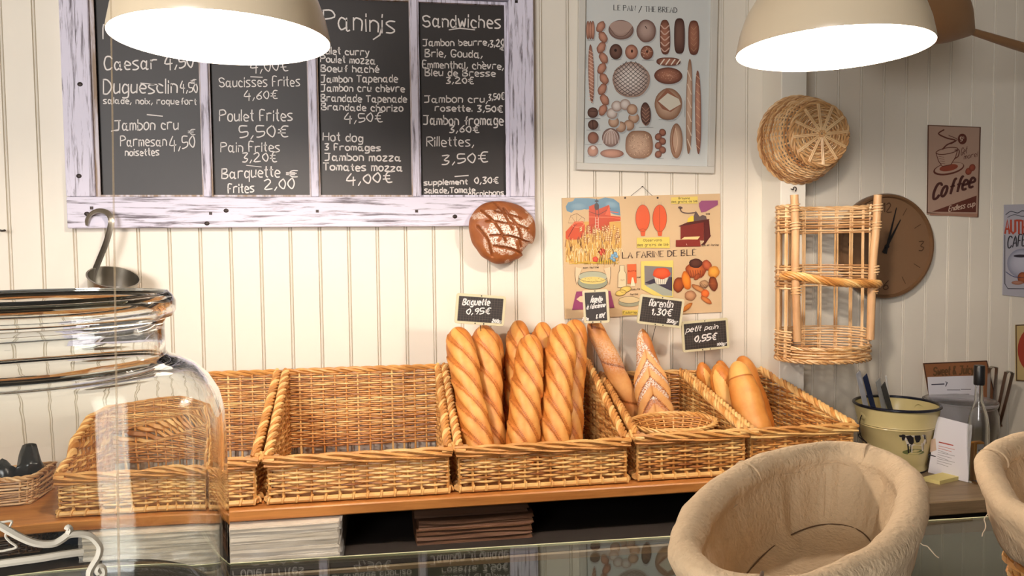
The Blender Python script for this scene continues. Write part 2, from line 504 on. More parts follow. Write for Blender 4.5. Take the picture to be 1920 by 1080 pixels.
def rope(mb, pts, R, r, nst=3, pitch=0.05, closed=False, n=6, ref=None):
    P = [Vector(p) for p in pts]
    # resample
    segs = [(P[i], P[(i+1) % len(P)]) for i in range(len(P) if closed else len(P)-1)]
    L = sum((b-a).length for a, b in segs); k = max(8, int(L/0.006))
    S = []
    ti = 0; acc = 0
    for i in range(k+(0 if closed else 1)):
        d = L*i/k
        while ti < len(segs)-1 and acc+(segs[ti][1]-segs[ti][0]).length < d:
            acc += (segs[ti][1]-segs[ti][0]).length; ti += 1
        a, b = segs[ti]; l = max((b-a).length, 1e-6)
        S.append(a+(b-a)*min(1, (d-acc)/l))
    nS = len(S)
    turns = max(1, round(L/pitch))
    A = None; fr = []
    for i in range(nS):
        a = S[i-1] if (i > 0 or closed) else S[i]; b = S[(i+1) % nS] if (i < nS-1 or closed) else S[i]
        t = (b-a).normalized()
        if ref is not None: A = t.cross(Vector(ref)); A.normalize()
        else:
            if A is None: A = t.cross(Vector((0, 0, 1)) if abs(t.z) < .9 else Vector((1, 0, 0)))
            A = (A-t*A.dot(t)).normalized()
        fr.append((A.copy(), t.cross(A)))
    for q in range(nst):
        pts2 = []
        for i in range(nS):
            ph = 2*PI*(turns*i/nS+q/nst)
            pts2.append(S[i]+fr[i][0]*R*math.cos(ph)+fr[i][1]*R*math.sin(ph))
        mb.tube(pts2, r*random.uniform(.92, 1.08), n, closed=closed, tint=random.uniform(.25, 1.0))

# ---------------------------------------------------------------- the room
XL, XR = -2.3, 3.6
def beadboard(x0, x1, z0, z1, start, pitch):
    xs = [(x0, 0)]
    k = math.ceil((x0-start)/pitch)
    while True:
        c = start+k*pitch; k += 1
        if c > x1-0.01: break
        if c < x0+0.01: continue
        for dx, dy in ((-.0052, 0), (-.0036, .006), (-.0022, .001), (0, -.0004), (.0022, .001), (.0036, .006), (.0052, 0)):
            xs.append((c+dx, dy))
    xs.append((x1, 0))
    mb = MB()
    vs_ = []; fs = []
    for (x, y) in xs: vs_ += [(x, y, z0), (x, y, z1)]
    for i in range(len(xs)-1): fs.append((2*i, 2*i+2, 2*i+3, 2*i+1))
    n = len(vs_)
    vs_ += [(x0, .03, z0), (x0, .03, z1), (x1, .03, z0), (x1, .03, z1)]
    fs += [(n, n+1, n+3, n+2), (n, 0, 1, n+1), (2*len(xs)-2, n+2, n+3, 2*len(xs)-1)]
    mb.add(vs_, fs)
    return mb
wl = beadboard(XL, 1.24, 0, 2.9, -0.7637, 0.0821).build('wall_back', WALL, smooth=False); struct(wl)
wr = beadboard(1.24, XR, 0, 2.9, 1.5168, 0.0798).build('wall_back', WALL, smooth=False); struct(wr)
pil = MB().box(1.176, 1.258, -.12, -.0005, 0, 2.86, bev=.002).build('trim_1', CREAM2, smooth=False); struct(pil)
fl = MB().box(XL, XR, -5.5, .03, -.05, 0).build('floor', simple('floor_tile', srgb(150, 128, 104), .4), smooth=False); struct(fl)
ce = MB().box(XL, XR, -4.6, .03, 2.86, 2.92).build('ceiling', simple('ceiling_paint', srgb(226, 220, 206), .8), smooth=False); struct(ce)
ws = MB().box(XR, XR+.05, -4.6, .03, 0, 2.86).build('wall_right', WALL, smooth=False); struct(ws)
ws = MB().box(XL-.05, XL, -4.6, .03, 0, 2.86).build('wall_left', WALL, smooth=False); struct(ws)

# ---------------------------------------------------------------- back shelf and the worktop below it
sh = MB().box(-1.9, 1.27, -.462, -.001, 1.024, 1.05, bev=.003).build('bread_shelf', SHELFW, smooth=False)
tag(sh, 'long orange pine shelf board along the wall under the square bread baskets', 'shelf')
wt = empty('back_counter', 'worn wooden worktop over grey drawers running along the wall below the bread shelf', 'counter', (0.5, -.2, 0))
def kid(mb, name, mat, par, **k): return keep(mb.build(name, mat, None, **k), par)
kid(MB().box(1.301, 3.5, -.465, -.001, .918, .957, bev=.003), 'worktop', WORKTOP, wt, smooth=False)
kid(MB().box(-1.95, 1.30, -.56, -.001, .895, .93, bev=.003), 'deep_worktop', WORKTOP, wt, smooth=False)
kid(MB().box(-1.95, 1.298, -.545, -.02, 0, .892), 'deep_body', DARK, wt, smooth=False)
kid(MB().box(1.30, 3.5, -.43, -.02, .0, .915), 'body', DARK, wt, smooth=False)
DRW = streak_mat('drawer_wood', srgb(128, 110, 84), srgb(90, 76, 56), (4, 40, 30), (0.4, 0.8), .5, .1)
def sub(mb, name, mat, part, **k):
    o = mb.build(name, mat, None, **k); o.parent = part; return o   # part lies in world coordinates already
for i in range(5, 8):
    x = -1.68+i*.6
    d = kid(MB().box(x, x+.58, -.455, -.4302, .775, .895, bev=.003), 'drawer', DRW, wt, smooth=False)
    for sx in (.12, .46):
        s_ = MB().lathe([(0, -.008), (.005, -.007), (.009, -.002), (.009, 0)], 10, Matrix.Translation((x+sx, -.456, .835)) @ Matrix.Rotation(-PI/2, 4, 'X') @ Matrix.Scale(-1, 4, (0, 0, 1)))
        sub(s_, 'knob', STEEL, d)

# ---------------------------------------------------------------- menu board: old window frame with four slates
BY = -.032
mn = empty('menu_board', 'large whitewashed old window frame holding four black slates with the chalk menu', 'menu board', (-.2, -.02, 1.716))
fx0, fx1, fz0, fz1 = -.8521, .4398, 1.716, 2.475
kid(MB().box(fx0, fx1, BY, -.001, fz0, fz0+.085, bev=.002), 'bottom_rail', FR_H, mn, smooth=False)
kid(MB().box(fx0, fx1, BY, -.001, fz1-.085, fz1, bev=.002), 'top_rail', FR_H, mn, smooth=False)
zt, zb = fz1-.086, fz0+.086
# openings measured on the board plane
ox = [at(192, 372, -.012).x, at(382, 372, -.012).x, at(402, 372, -.012).x, at(582, 372, -.012).x, at(602, 372, -.012).x, at(772, 372, -.012).x, at(790, 372, -.012).x, at(948, 372, -.012).x]
ztop = at(860, 8, -.012).z
kid(MB().box(fx0, ox[0]-.012, BY, -.001, zb, zt, bev=.002), 'left_stile', FR_V, mn, smooth=False)
kid(MB().box(ox[7]+.012, fx1, BY, -.001, zb, zt, bev=.002), 'right_stile', FR_V, mn, smooth=False)
kid(MB().box(ox[0]-.012, ox[7]+.012, BY, -.001, ztop+.012, zt, bev=.001), 'header', FR_H, mn, smooth=False)
for a, b in ((1, 2), (3, 4), (5, 6)):
    kid(MB().box(ox[a]+.004, ox[b]-.004, BY+.002, -.001, zb, ztop+.012, bev=.002), 'glazing_bar', FR_V, mn, smooth=False)
for i in range(4):
    a, b = ox[2*i], ox[2*i+1]
    kid(MB().box(a-.004, b+.004, -.012, -.004, zb-.004, ztop+.006), 'slate', SLATE, mn, smooth=False)
    mo = MB()
    for (u, v, w, h) in ((a-.0115, a, zb, ztop+.008), (b, b+.0115, zb, ztop+.008)):
        mo.box(u, v, -.024, -.0121, w, h)
        mo.box(u+.003 if u < a else u, v if u < a else v-.003, -.019, -.0121, w, h)
    mo.box(a, b, -.022, -.0121, zb, zb+.005); mo.box(a, b, -.022, -.0121, ztop, ztop+.008)
    kid(mo, 'moulding', RAW if i < 3 else FR_V, mn, smooth=False)
# nails and knots in the rails
for (x, y) in ((172, 390), (395, 400), (595, 396), (781, 396), (978, 392), (968, 3)):
    c = at(x, y, BY); na = MB()
    na.box(c.x-.004, c.x+.004, BY-.002, BY+.001, c.z-.004, c.z+.004)
    kid(na, 'nail', NAIL, mn, smooth=False)
for (x, y) in ((424, 395), (853, 406), (388, 419), (163, 401), (150, 158), (148, 330)):
    c = at(x, y, BY); kn = MB().lathe([(.0, -.0016), (.004, -.0016), (.006, -.0002)], 10, Matrix.Translation(c) @ Matrix.Rotation(PI/2, 4, 'X') @ Matrix.Diagonal((1.2, 1, -1, 1)))
    kid(kn, 'knot', NAIL, mn)

bp = lambda x, y: at(x, y, -.0121)
NY = (0, -1, 0)
def board_text(lines, marks=()):
    for (t, x0, x1, y0, y1, h, w) in lines:
        A = Art(bp, NY, lift=.0006)
        A.text(t, x0, x1, y0, y1, h*.84 if len(t) > 6 and h < 24 else h*.93, w*.92, (224, 216, 210))
        A.build('chalk_writing', PRINT, mn)
    for (pts, w) in marks:
        A = Art(bp, NY, lift=.0006)
        A.line(pts, w, (218, 210, 204))
        A.build('chalk_dash', PRINT, mn)
board_text([('Salades', 200, 370, -25, -30, 40, 3.2), ('Menu', 194, 300, 72, 80, 30, 2.6), ('Caesar 4,50', 196, 362, 131, 126, 26, 3.0), ('Duguesclin', 194, 332, 175, 174, 27, 3.0), ('4,50', 338, 370, 170, 175, 20, 2.4), ('€', 358, 368, 156, 157, 9, 1.8),
            ('salade, noix, roquefort', 194, 368, 194, 196, 13, 2.2), ('Jambon cru', 215, 334, 245, 242, 22, 2.6), ('Parmesan', 226, 312, 274, 273, 21, 2.4), ('4,50', 318, 365, 280, 277, 26, 2.4),
            ('€', 353, 366, 252, 252, 11, 1.9), ('noisettes', 235, 298, 292, 291, 15, 2.4)],
           [([(264, 156), (297, 159)], 2.4), ([(276, 215), (305, 218)], 2.6), ([(209, 246), (222, 243)], 2.4)])
board_text([('Frites', 425, 560, -5, -5, 40, 3.2), ('4,00€', 470, 540, 134, 132, 22, 2.2), ('Saucisses Frites', 411, 562, 163, 161, 21, 2.2), ('4,60€', 458, 520, 186, 185, 17, 2.2), ('Poulet Frites', 412, 548, 227, 226, 23, 2.6),
            ('5,50€', 450, 540, 258, 256, 22, 2.6), ('Pain Frites', 414, 524, 285, 284, 20, 2.3), ('3,20€', 455, 519, 303, 303, 18, 2.4), ('Barquette', 416, 524, 335, 331, 23, 2.6), ('€', 537, 558, 331, 331, 13, 2.2),
            ('Frites', 428, 476, 362, 360, 18, 2.6), ('2,00', 496, 551, 355, 353, 20, 2.6)],
           [([(470, 144), (492, 145)], 2.0), ([(462, 310), (490, 313)], 1.6), ([(537, 325), (556, 325)], 2.0)])
board_text([('Paninis', 606, 740, 54, 62, 36, 3.2), ('Poulet curry', 590, 692, 100, 104, 14, 2.5), ('Poulet mozza', 601, 703, 116, 120, 14, 2.5), ('Boeuf haché', 602, 710, 134, 136, 15, 2.5), ('Jambon Tapenade', 602, 745, 154, 154, 15, 2.5),
            ('Jambon cru chèvre', 602, 758, 171, 172, 15, 2.5), ('Brandade Tapenade', 602, 762, 190, 192, 15, 2.5), ('Brandade chorizo', 603, 755, 206, 209, 14, 2.5), ('4,50€', 646, 717, 229, 228, 18, 2.3),
            ('Hot dog', 606, 680, 263, 266, 17, 2.6), ('3 Fromages', 609, 713, 281, 283, 14, 2.7), ('Jambon mozza', 609, 751, 301, 302, 15, 2.8), ('Tomates mozza', 606, 754, 319, 321, 15, 2.8), ('4,00€', 650, 735, 345, 341, 20, 2.9)],
           [([(716, 52), (712, 66), (700, 74)], 3.0)])
board_text([('Sandwiches', 793, 938, 50, 52, 24, 3.0), ('Jambon beurre,', 793, 917, 86, 85, 14, 2.4), ('3,20', 919, 945, 88, 86, 13, 2.5), ('€', 937, 945, 94, 94, 7, 1.7), ('Brie, Gouda,', 797, 904, 106, 108, 16, 2.4),
            ('Emmenthal, chèvre,', 793, 944, 127, 130, 15, 2.4), ('Bleu de Bresse', 797, 928, 142, 143, 14, 2.4), ('3,20€', 837, 888, 156, 157, 12, 2.5),
            ('Jambon cru,', 796, 914, 192, 192, 15, 2.4), ('3,50€', 916, 945, 188, 186, 12, 2.3), ('rosette. 3,50€', 816, 942, 208, 210, 13, 2.5), ('Jambon fromage', 794, 943, 233, 234, 19, 2.7), ('3,60€', 843, 898, 248, 248, 14, 2.5),
            ('Rillettes,', 800, 888, 274, 274, 20, 2.2), ('3,50€', 829, 914, 308, 303, 18, 2.6), ('supplement', 795, 876, 347, 345, 11, 2.6), ('0,30€', 890, 934, 344, 343, 12, 2.4),
            ('salade,Tomate', 796, 890, 362, 361, 12, 2.4), ('cornichons', 878, 944, 368, 365, 10, 2.0)],
           [([(842, 56), (862, 53), (890, 56)], 2.4), ([(853, 331), (878, 329)], 2.6)])
# ---------------------------------------------------------------- sloping bread baskets
def bread_basket(w, d, hb, hf, wback=None, shear=0.0):
    """local: x across, y 0 at the back to -d at the front, z 0 on the shelf. returns root"""
    wb = wback or w
    root = bpy.data.objects.new('bread_basket', None); root.empty_display_size = .02; col.objects.link(root)
    def X(sx, y):            # half width at depth y
        t = -y/d; return sx*(wb*(1-t)+w*t)/2+shear*(t-1)
    pitch = 0.0061; sk = 0.033; ins = .005
    def topz(t): return hb+(hf-hb)*t
    # back
    mb = MB(); L = wb-2*ins
    def sback(u, v): return (X(-1, 0)+ins+u, -.006, v), (0, -1, 0)
    rows = np.arange(.036, hb-.006, pitch)
    st = L/round(L/sk)
    weave(mb, sback, L, rows, st, jit=.0006)
    stakes(mb, sback, np.arange(0, L+.001, st), .010, hb, .0034, ks=2)
    mb.build('back_panel', WICK, root)
    # front
    mb = MB(); L = w-2*ins
    def sfront(u, v): return (X(-1, -d)+ins+u, -d+.006, v), (0, -1, 0)
    st = L/round(L/sk)
    weave(mb, sfront, L, np.arange(.024, hf-.004, pitch), st, jit=.0008)
    stakes(mb, sfront, np.arange(0, L+.001, st), .008, hf, .0034, ks=2)
    mb.build('front_panel', WICK, root)
    # sides
    for sx in (-1, 1):
        mb = MB(); L = d-2*ins
        xa, xb = X(sx, -ins), X(sx, -d+ins)
        ln = math.hypot(xb-xa, L); nx = Vector((sx, 0, 0))
        def sside(u, v, xa=xa, xb=xb, L=L, sx=sx): return (xa+(xb-xa)*u/L-sx*.006, -ins-u, v), (sx, 0, 0)
        def us(v):
            if v < hf: return (0, L)
            return (0, max(0, L*(hb-v-.004)/(hb-hf)))
        st = L/round(L/sk)
        weave(mb, sside, L, np.arange(.020, hb-.006, pitch), st, ustart=us, jit=.0006, n=5)
        stakes(mb, sside, np.arange(0, L+.001, st), .008, lambda u, L=L: topz(u/L), .0034, ks=2)
        mb.build('side_panel', WICK, root)
    # rim: three plaited lengths
    zb = .002
    for pts in ([(X(-1, 0)-.002, -.006, hb+zb), (X(1, 0)+.002, -.006, hb+zb)],
                [(X(-1, 0), 0, hb+zb), (X(-1, -d)+.004, -d+.01, hf+zb+.004)],
                [(X(1, 0), 0, hb+zb), (X(1, -d)-.004, -d+.01, hf+zb+.004)]):
        mb = MB(); side = abs(pts[0][1]-pts[1][1]) > .1
        rope(mb, pts, .0072 if side else .005, .0052 if side else .0042, 4 if side else 3, .07 if side else .11)
        mb.build('rim', WICK, root)
    mb = MB()
    rope(mb, [(X(-1, -d)-.006, -d+.002, hf), (X(1, -d)+.006, -d+.002, hf+.001)], .0065, .0046, 3, .19)
    rope(mb, [(X(-1, -d)-.004, -d-.003, hf-.012), (X(1, -d)+.004, -d-.003, hf-.010)], .004, .0034, 2, .22)
    for sx in (-1, 1):   # ends bent round the corner
        x = X(sx, -d)
        mb.tube([(x-sx*.02, -d-.002, hf), (x+sx*.002, -d-.001, hf), (x+sx*.007, -d+.008, hf), (x+sx*.006, -d+.03, hf+.012)], .0055, 6, tint=.8)
    mb.build('front_rim', WICK, root)
    # foot border: thick rod wrapped at every stake
    mb = MB()
    for (a, b, ax) in (((X(-1, -d)+.004, -d-.001), (X(1, -d)-.004, -d-.001), 0), ((X(-1, -d)+.002, -d+.01), (X(-1, 0)+.002, -.01), 1), ((X(1, -d)-.002, -d+.01), (X(1, 0)-.002, -.01), 1)):
        A = Vector((a[0], a[1], .0085)); B = Vector((b[0], b[1], .0085))
        mb.tube([A.lerp(B, i/6) for i in range(7)], .0068, 8, tint=.85)
        k = max(2, round((B-A).length/.033))
        for i in range(k+1):
            c = A.lerp(B, (i+.0)/k); t = (B-A).normalized(); n1 = t.cross(Vector((0, 0, 1)))
            pts = [c+(n1*math.cos(q)+Vector((0, 0, 1))*math.sin(q))*.0085+t*.003*math.sin(q*.5) for q in np.linspace(-.4, 3.6, 9)]
            pts.append(pts[-1]+Vector((0, 0, .012)))
            mb.tube(pts, .0032, 5, tint=.7)
    mb.build('foot_border', WICK, root)
    mb = MB().box(-w/2+.012+0, w/2-.012, -d+.012, -.008, .008, .015)
    if wb < w-.01:
        mb = MB(); q = [(X(-1, -.01)+.006, -.008), (X(1, -.01)-.006, -.008), (X(1, -d)-.012, -d+.012), (X(-1, -d)+.012, -d+.012)]
        mb.add([(a, b, .008) for a, b in q]+[(a, b, .015) for a, b in q], [(0, 1, 2, 3), (7, 6, 5, 4), (0, 4, 5, 1), (1, 5, 6, 2), (2, 6, 7, 3), (3, 7, 4, 0)])
    mb.build('base', PLY, root, smooth=False)
    for (sx, y, top) in ((-1, -d+.021, hf+.007), (1, -d+.021, hf+.007)):
        x = X(sx, y)-sx*.020
        mb = MB().lathe([(0, .002), (.0088, .002), (.0095, .004), (.0095, top-.003), (.008, top), (0, top)], 12, Matrix.Translation((x, y, 0)))
        mb.build('corner_post', WOODP, root)
    return root

ZS = 1.0505
b2 = bread_basket(.434, .405, .252, .106)
b2.location = (-.072, -.028, ZS)
tag(b2, 'empty square wicker bread basket right beside the basket of standing baguettes', 'basket', 'square wicker bread baskets on the shelf')
b1 = copy_tree(b2); b1.location = (-.528, -.028, ZS)
tag(b1, 'square wicker bread basket partly behind the big glass jar', 'basket', 'square wicker bread baskets on the shelf')
b3 = copy_tree(b2); b3.location = (.380, -.028, ZS)
tag(b3, 'square wicker bread basket full of standing golden baguettes', 'basket', 'square wicker bread baskets on the shelf')
b4 = bread_basket(.300, .405, .208, .112, .256)
b4.location = (.770, -.022, ZS)
tag(b4, 'narrow wicker bread basket holding one chevron loaf, a twisted loaf and a flat oval basket', 'basket', 'square wicker bread baskets on the shelf')
b5 = bread_basket(.300, .395, .204, .110, .250, .046)
b5.location = (1.086+.0, -.022, ZS)
tag(b5, 'narrow wicker bread basket with short rolls at the right end of the shelf', 'basket', 'square wicker bread baskets on the shelf')

# ---------------------------------------------------------------- breads
def set_attr(o, name, vals):
    a = o.data.attributes.new(name, 'FLOAT', 'POINT'); a.data.foreach_set('value', vals)
def loaf(name, A, B, R, label, group, cat='bread', mat=None, style='baguette', bend=(0, 0, 0), seed=1, nt=190, na=84, flat=.86, slashes=5, turn=0.0, taper=(.5, .6), flour=0.0, dirn=1, pointy=False):
    """bread lying along A(bottom)->B(top); the scored side faces the viewer, turned by `turn` radians"""
    A = Vector(A); B = Vector(B); ax = (B-A); L = ax.length; t = ax.normalized()
    fwd = (CAM-(A+B)/2); fwd = (fwd-t*fwd.dot(t)).normalized()
    sd = t.cross(fwd)                                         # picture left or right
    f2 = fwd*math.cos(turn)+sd*math.sin(turn); s2 = sd*math.cos(turn)-fwd*math.sin(turn)
    rnd = random.Random(seed)
    V = []; T = []; FL = []
    bend = Vector(bend)
    for i in range(nt+1):
        q = i/nt; z = q
        # end rounding
        e0 = min(1, q/(taper[0]*R/L*3)); e1 = min(1, (1-q)/(taper[1]*R/L*3))
        rr = math.sqrt(max(0, 1-(1-e0)**2))*math.sqrt(max(0, 1-(1-e1)**2))
        if pointy: rr *= min(1, .30+1.5*(1-q))
        rr *= 1+.05*math.sin(q*7+seed)+.03*math.sin(q*17+seed*2)
        c = A+ax*q+bend*math.sin(q*PI)
        row = []; tr = []; fr = []
        for k in range(na):
            a = 2*PI*k/na                                        # a=0 faces forward
            ca, sa = math.cos(a), math.sin(a)
            r = R*rr; tint = .5+.10*noise.noise(Vector((q*6, ca*1.2+seed, sa*1.2))); fl = 0
            aa = (a+PI) % (2*PI)-PI                              # -pi..pi, 0 = front
            if style == 'baguette':
                per = 1.0/(slashes+.4)
                ph = (q-dirn*aa*.135)/per-.25
                kx = math.floor(ph); fx = ph-kx
                if 0 <= kx < slashes and abs(aa) < 1.55:
                    w_ = math.cos(aa/1.55*PI/2)**.45
                    lo, hi = .5-.44*w_, .5+.44*w_
                    if lo < fx < hi:
                        g = (fx-lo)/(hi-lo)
                        r *= .975+.085*math.sin(g*PI*.8)
                        tint = .52+.22*math.sin(g*PI)**.8*w_+.10*noise.noise(Vector((q*9, aa*3, seed)))
                        if g > .90: r *= 1.03; tint = .30
                        if g < .06: tint = .22
                    else:
                        r *= .955; tint -= .08
            elif style == 'chevron':
                y = q
                ph = (y+.16*abs(aa)-.26)*slashes/.62; kx = math.floor(ph); fx = ph-kx
                if 0 <= kx < slashes and abs(aa) < 1.3:
                    r *= 1+.09*math.sin(fx*PI)**.8
                    if fx < .62: tint = .82
                    else: tint = .5; fl = .95 if q > .38 else .2
                    if fx > .94 or fx < .06: tint = .18; r *= .97
                elif q < .3: tint = .40
                elif aa*dirn < 0: fl = .9; tint = .6
                if abs(aa) < .07 and q < .85: r *= .95; tint -= .2
            elif style == 'twist':
                ph = (q*3.2+dirn*aa/(2*PI)); fx = ph-math.floor(ph)
                r *= 1+.13*math.sin(fx*PI)**.6-.06; tint = .55+.2*math.sin(fx*PI)
                if fx < .06: tint = .25
                fl = max(0, math.sin(ph*3+1))*.7*(q > .3)
            elif style == 'roll':
                g = (aa*.9+.35*(q-.5)*3)
                if .16 < q < .93 and abs(g) < .62*math.sin((q-.16)/.77*PI)**.5+.02:
                    w_ = .62*math.sin((q-.16)/.77*PI)**.5+.02; h_ = abs(g)/w_
                    r *= 1+.05*(1-h_**2)+(.03 if h_ > .9 else 0); tint = .98-.2*h_
                    if h_ > .9: tint = .28
            elif style == 'plain':
                tint = .52+.14*math.cos(aa)
                if q > .80: tint = .85 if q > .82 else .3
            n_ = noise.noise(Vector((q*L/R*1.1+seed*3.3, ca*.9, sa*.9)))
            r *= 1+.05*n_
            p = c+f2*(ca*r*flat)+s2*(sa*r)
            row.append(p); tr.append(min(1, max(0, tint))); fr.append(fl*flour)
        V.append(row); T.append(tr); FL.append(fr)
    mb = MB().grid(V, closed_v=True, tint=T)
    mb.f.append(tuple(range(na-1, -1, -1))); mb.f.append(tuple(nt*na+k for k in range(na))); mb.mi += [0, 0]
    o = mb.build(name, mat or BAG, None, loc=A)
    set_attr(o, 'flour', [q for r in FL for q in r])
    tag(o, label, cat, group)
    return o
FZ = ZS+.017
def floor_at(px, Y):          # basket floor point that the loaf stands on, seen in line with pixel column px
    # choose x so that the point lies under pixel column px at depth Y
    p = at(px, 800, Y); return Vector((p.x, Y, FZ+.004))
BAGS = [  # top px, bottom px column, top Y, bottom Y, width px, seed, dirn, turn, label
 ((853, 612), 895, -.15, -.335, 55, 1, 'golden baguette leaning at the left end of the full basket', 0.0),
 ((903, 611), 918, -.14, -.325, 54, 2, 'golden baguette second from the left, under the Baguette price tag', .15),
 ((936, 624), 940, -.075, -.235, 40, 3, 'thin baguette half hidden behind the second one from the left', .2),
 ((968, 601), 960, -.07, -.215, 50, 4, 'tall baguette standing behind the broad leaning one in the middle', -.2),
 ((1000, 627), 962, -.155, -.335, 57, 5, 'broad baguette in the middle of the full basket leaning to the right', .1),
 ((1012, 604), 1005, -.055, -.20, 42, 6, 'baguette at the very back of which mostly the round top shows', -.1),
 ((1046, 607), 1020, -.14, -.330, 56, 7, 'tall front baguette standing right of the broad leaning one', .1),
 ((1074, 600), 1062, -.085, -.245, 50, 8, 'baguette at the right end of the full basket, behind the tall front one', -.25),
]
def seg_close(a, b, c, d):
    best = None
    for i in range(21):
        p = a.lerp(b, i/20); e = d-c; t = max(0, min(1, (p-c).dot(e)/e.dot(e))); q = c+e*t; L = (p-q).length
        if best is None or L < best[0]: best = (L, i/20, t, p, q)
    return best
def settle(items, planes, rounds=400, gap=.018, kr=1.0, pin=False):
    """let the loaves of one basket rest side by side: items [A, B, R], planes (root, sx, half width front/back, hb, hf, d)"""
    for it in range(rounds):
        for i in range(len(items)):
            for j in range(i+1, len(items)):
                A0, B0, R0_ = items[i]; A1, B1, R1_ = items[j]
                L, s_, t, p, q = seg_close(A0, B0, A1, B1); need = (R0_+R1_)*1.06
                if L < need:
                    n = (p-q); n.z = 0; n.y *= 1.0
                    if n.length < 1e-5: n = Vector((1, 0, 0))
                    n.normalize(); k = (need-L)*.25
                    items[i][0] += n*k*(1-s_*.6); items[i][1] += n*k*(.4+s_*.6)
                    items[j][0] -= n*k*(1-t*.6); items[j][1] -= n*k*(.4+t*.6)
        for itm in items:
            A0, B0, R_ = itm
            for (cx, w, wb, sh_, y0, d, hb, hf) in planes:
                for q in (0, .15, .3, .45, .6, .75):
                    p = A0.lerp(B0, q); t = max(0, min(1, (y0-p.y)/d))
                    if p.z-R_*.2 < ZS+hb+(hf-hb)*t+.012:
                        xl = cx-(wb*(1-t)+w*t)/2+sh_*(t-1)+gap+R_*kr; xr = cx+(wb*(1-t)+w*t)/2+sh_*(t-1)-gap-R_*kr
                        mv = max(0, xl-p.x)-max(0, p.x-xr)
                        A0.x += mv*(1-q)*.6; B0.x += 0 if pin else mv*q*.6
                if A0.y < y0-d+.02+R_: A0.y = y0-d+.02+R_
                if A0.y > y0-.014-R_: A0.y = y0-.014-R_
                tz = B0.z < ZS+hb+.03
                lim = (y0-.02 if tz else -.004)-R_*.9
                if B0.y > lim: B0.y = lim
                pz = A0.lerp(B0, min(1, max(0, (ZS+hb-A0.z)/max(B0.z-A0.z, .01))))
                if pz.y > y0-.016-R_: B0.y -= .002
items = []
for (tp, bx, yt, yb, wpx, sd_, lb, tn) in BAGS:
    T_ = at(tp[0], tp[1], yt); B_ = floor_at(bx, yb)
    items.append([B_, T_, wpx/2/F_PX*(T_-CAM).dot(FW)*.97])
settle(items, [(.380, .434, .434, 0, -.028, .405, .252, .106)])
for (tp, bx, yt, yb, wpx, sd_, lb, tn), (A_, B_, R_) in zip(BAGS, items):
    loaf('baguette', A_, B_, R_, lb, 'baguettes standing in the wicker basket', 'baguette', seed=sd_, turn=tn, slashes=5+(sd_ % 2), dirn=-1)
T_ = at(1108, 600, -.06); B_ = floor_at(1172, -.105)
T2_ = at(1203, 616, -.08); B2_ = floor_at(1241, -.185)
items = [[B_, T_, .029], [B2_, T2_, .044]]
settle(items[:1], [(.770, .300, .256, 0, -.022, .405, .208, .112)], gap=.019, kr=1.0, pin=True)
settle(items[1:], [(.770, .300, .256, 0, -.022, .405, .208, .112)])
loaf('twisted_baguette', items[0][0], items[0][1], .028, 'rustic twisted floury baguette leaning in the left corner of its basket', None, 'bread', BAGF, 'twist', seed=11, flour=.5, bend=(.004, 0, 0))
loaf('chevron_loaf', items[1][0], items[1][1], .048, 'pointed floury loaf with chevron cuts standing alone in its basket', None, 'bread', BAGF, 'chevron', seed=12, slashes=4, flour=1.0, pointy=True, flat=.7, taper=(.6, .3))
ROLLS = [
  ((1294, 678), 1352, -.045, -.10, 34, 'roll', .8, 21, 'short bread roll at the left edge of its group, partly hidden'),
  ((1317, 680), 1372, -.10, -.20, 46, 'roll', .05, 22, 'short bread roll with a long pale split, left of the smooth one'),
  ((1338, 674), 1395, -.040, -.08, 32, 'roll', .3, 23, 'short bread roll peeping out between the two front ones'),
  ((1347, 672), 1416, -.14, -.315, 56, 'plain', 0, 24, 'smooth shiny short roll turned bottom side out, the frontmost one'),
  ((1386, 667), 1436, -.06, -.17, 46, 'roll', -.15, 25, 'short bread roll at the right of its group with a pale split')]
items = []
for (tp, bt, yt, yb, w, st, tn, sd_, lb) in ROLLS:
    T_ = at(tp[0], tp[1], yt); B_ = floor_at(bt, yb); items.append([B_, T_, w/2/F_PX*(T_-CAM).dot(FW)*.96])
settle(items, [(1.086, .300, .250, .046, -.022, .395, .204, .110)])
for (tp, bt, yt, yb, w, st, tn, sd_, lb), (A_, B_, R_) in zip(ROLLS, items):
    loaf('bread_roll', A_, B_, R_, lb, 'short rolls in the basket at the shelf end', 'bread roll', BAG, st, seed=sd_, turn=tn, nt=130, taper=(.7, .8))

# ---------------------------------------------------------------- flat oval basket inside the chevron loaf's basket
def oval_pt(a, rx, ry): return (rx*math.cos(a), ry*math.sin(a))
C0 = at(1262, 806, -.305)
ov = empty('oval_basket', 'small shallow oval wicker basket lying in front of the chevron loaf', 'basket', (C0.x, C0.y, C0.z-.03))
mb = MB(); per = 2*PI
def s_ov(u, v, H=.05):
    a = u/.12*1.0; q = v/H
    rx, ry = .085+.032*q, .055+.026*q
    return (rx*math.cos(a), ry*math.sin(a), v), (math.cos(a), math.sin(a), 0)
Lo = 2*PI*.12
weave(mb, s_ov, Lo, np.arange(.004, .05, .0052), Lo/24, .0024, .0024, closed=True)
for k in range(24):
    mb.tube([s_ov(k*Lo/24, v)[0] for v in (0, .02, .05)], .0026, 5, tint=.7)
mb.build('side', WICK, ov)
mb = MB(); rope(mb, [(.119*math.cos(a), .083*math.sin(a), .052) for a in np.linspace(0, 2*PI, 48, endpoint=False)], .004, .0036, 3, .06, closed=True)
mb.build('rim', WICK, ov)
mb = MB()
for k, q in enumerate(np.linspace(.06, 1, 14)):
    mb.tube([(.085*q*math.cos(a), .055*q*math.sin(a), .003+.001*math.sin(a*12+k*PI)) for a in np.linspace(0, 2*PI, 40, endpoint=False)], .0024, 5, closed=True, tint=random.random())
mb.build('base', WICK, ov)
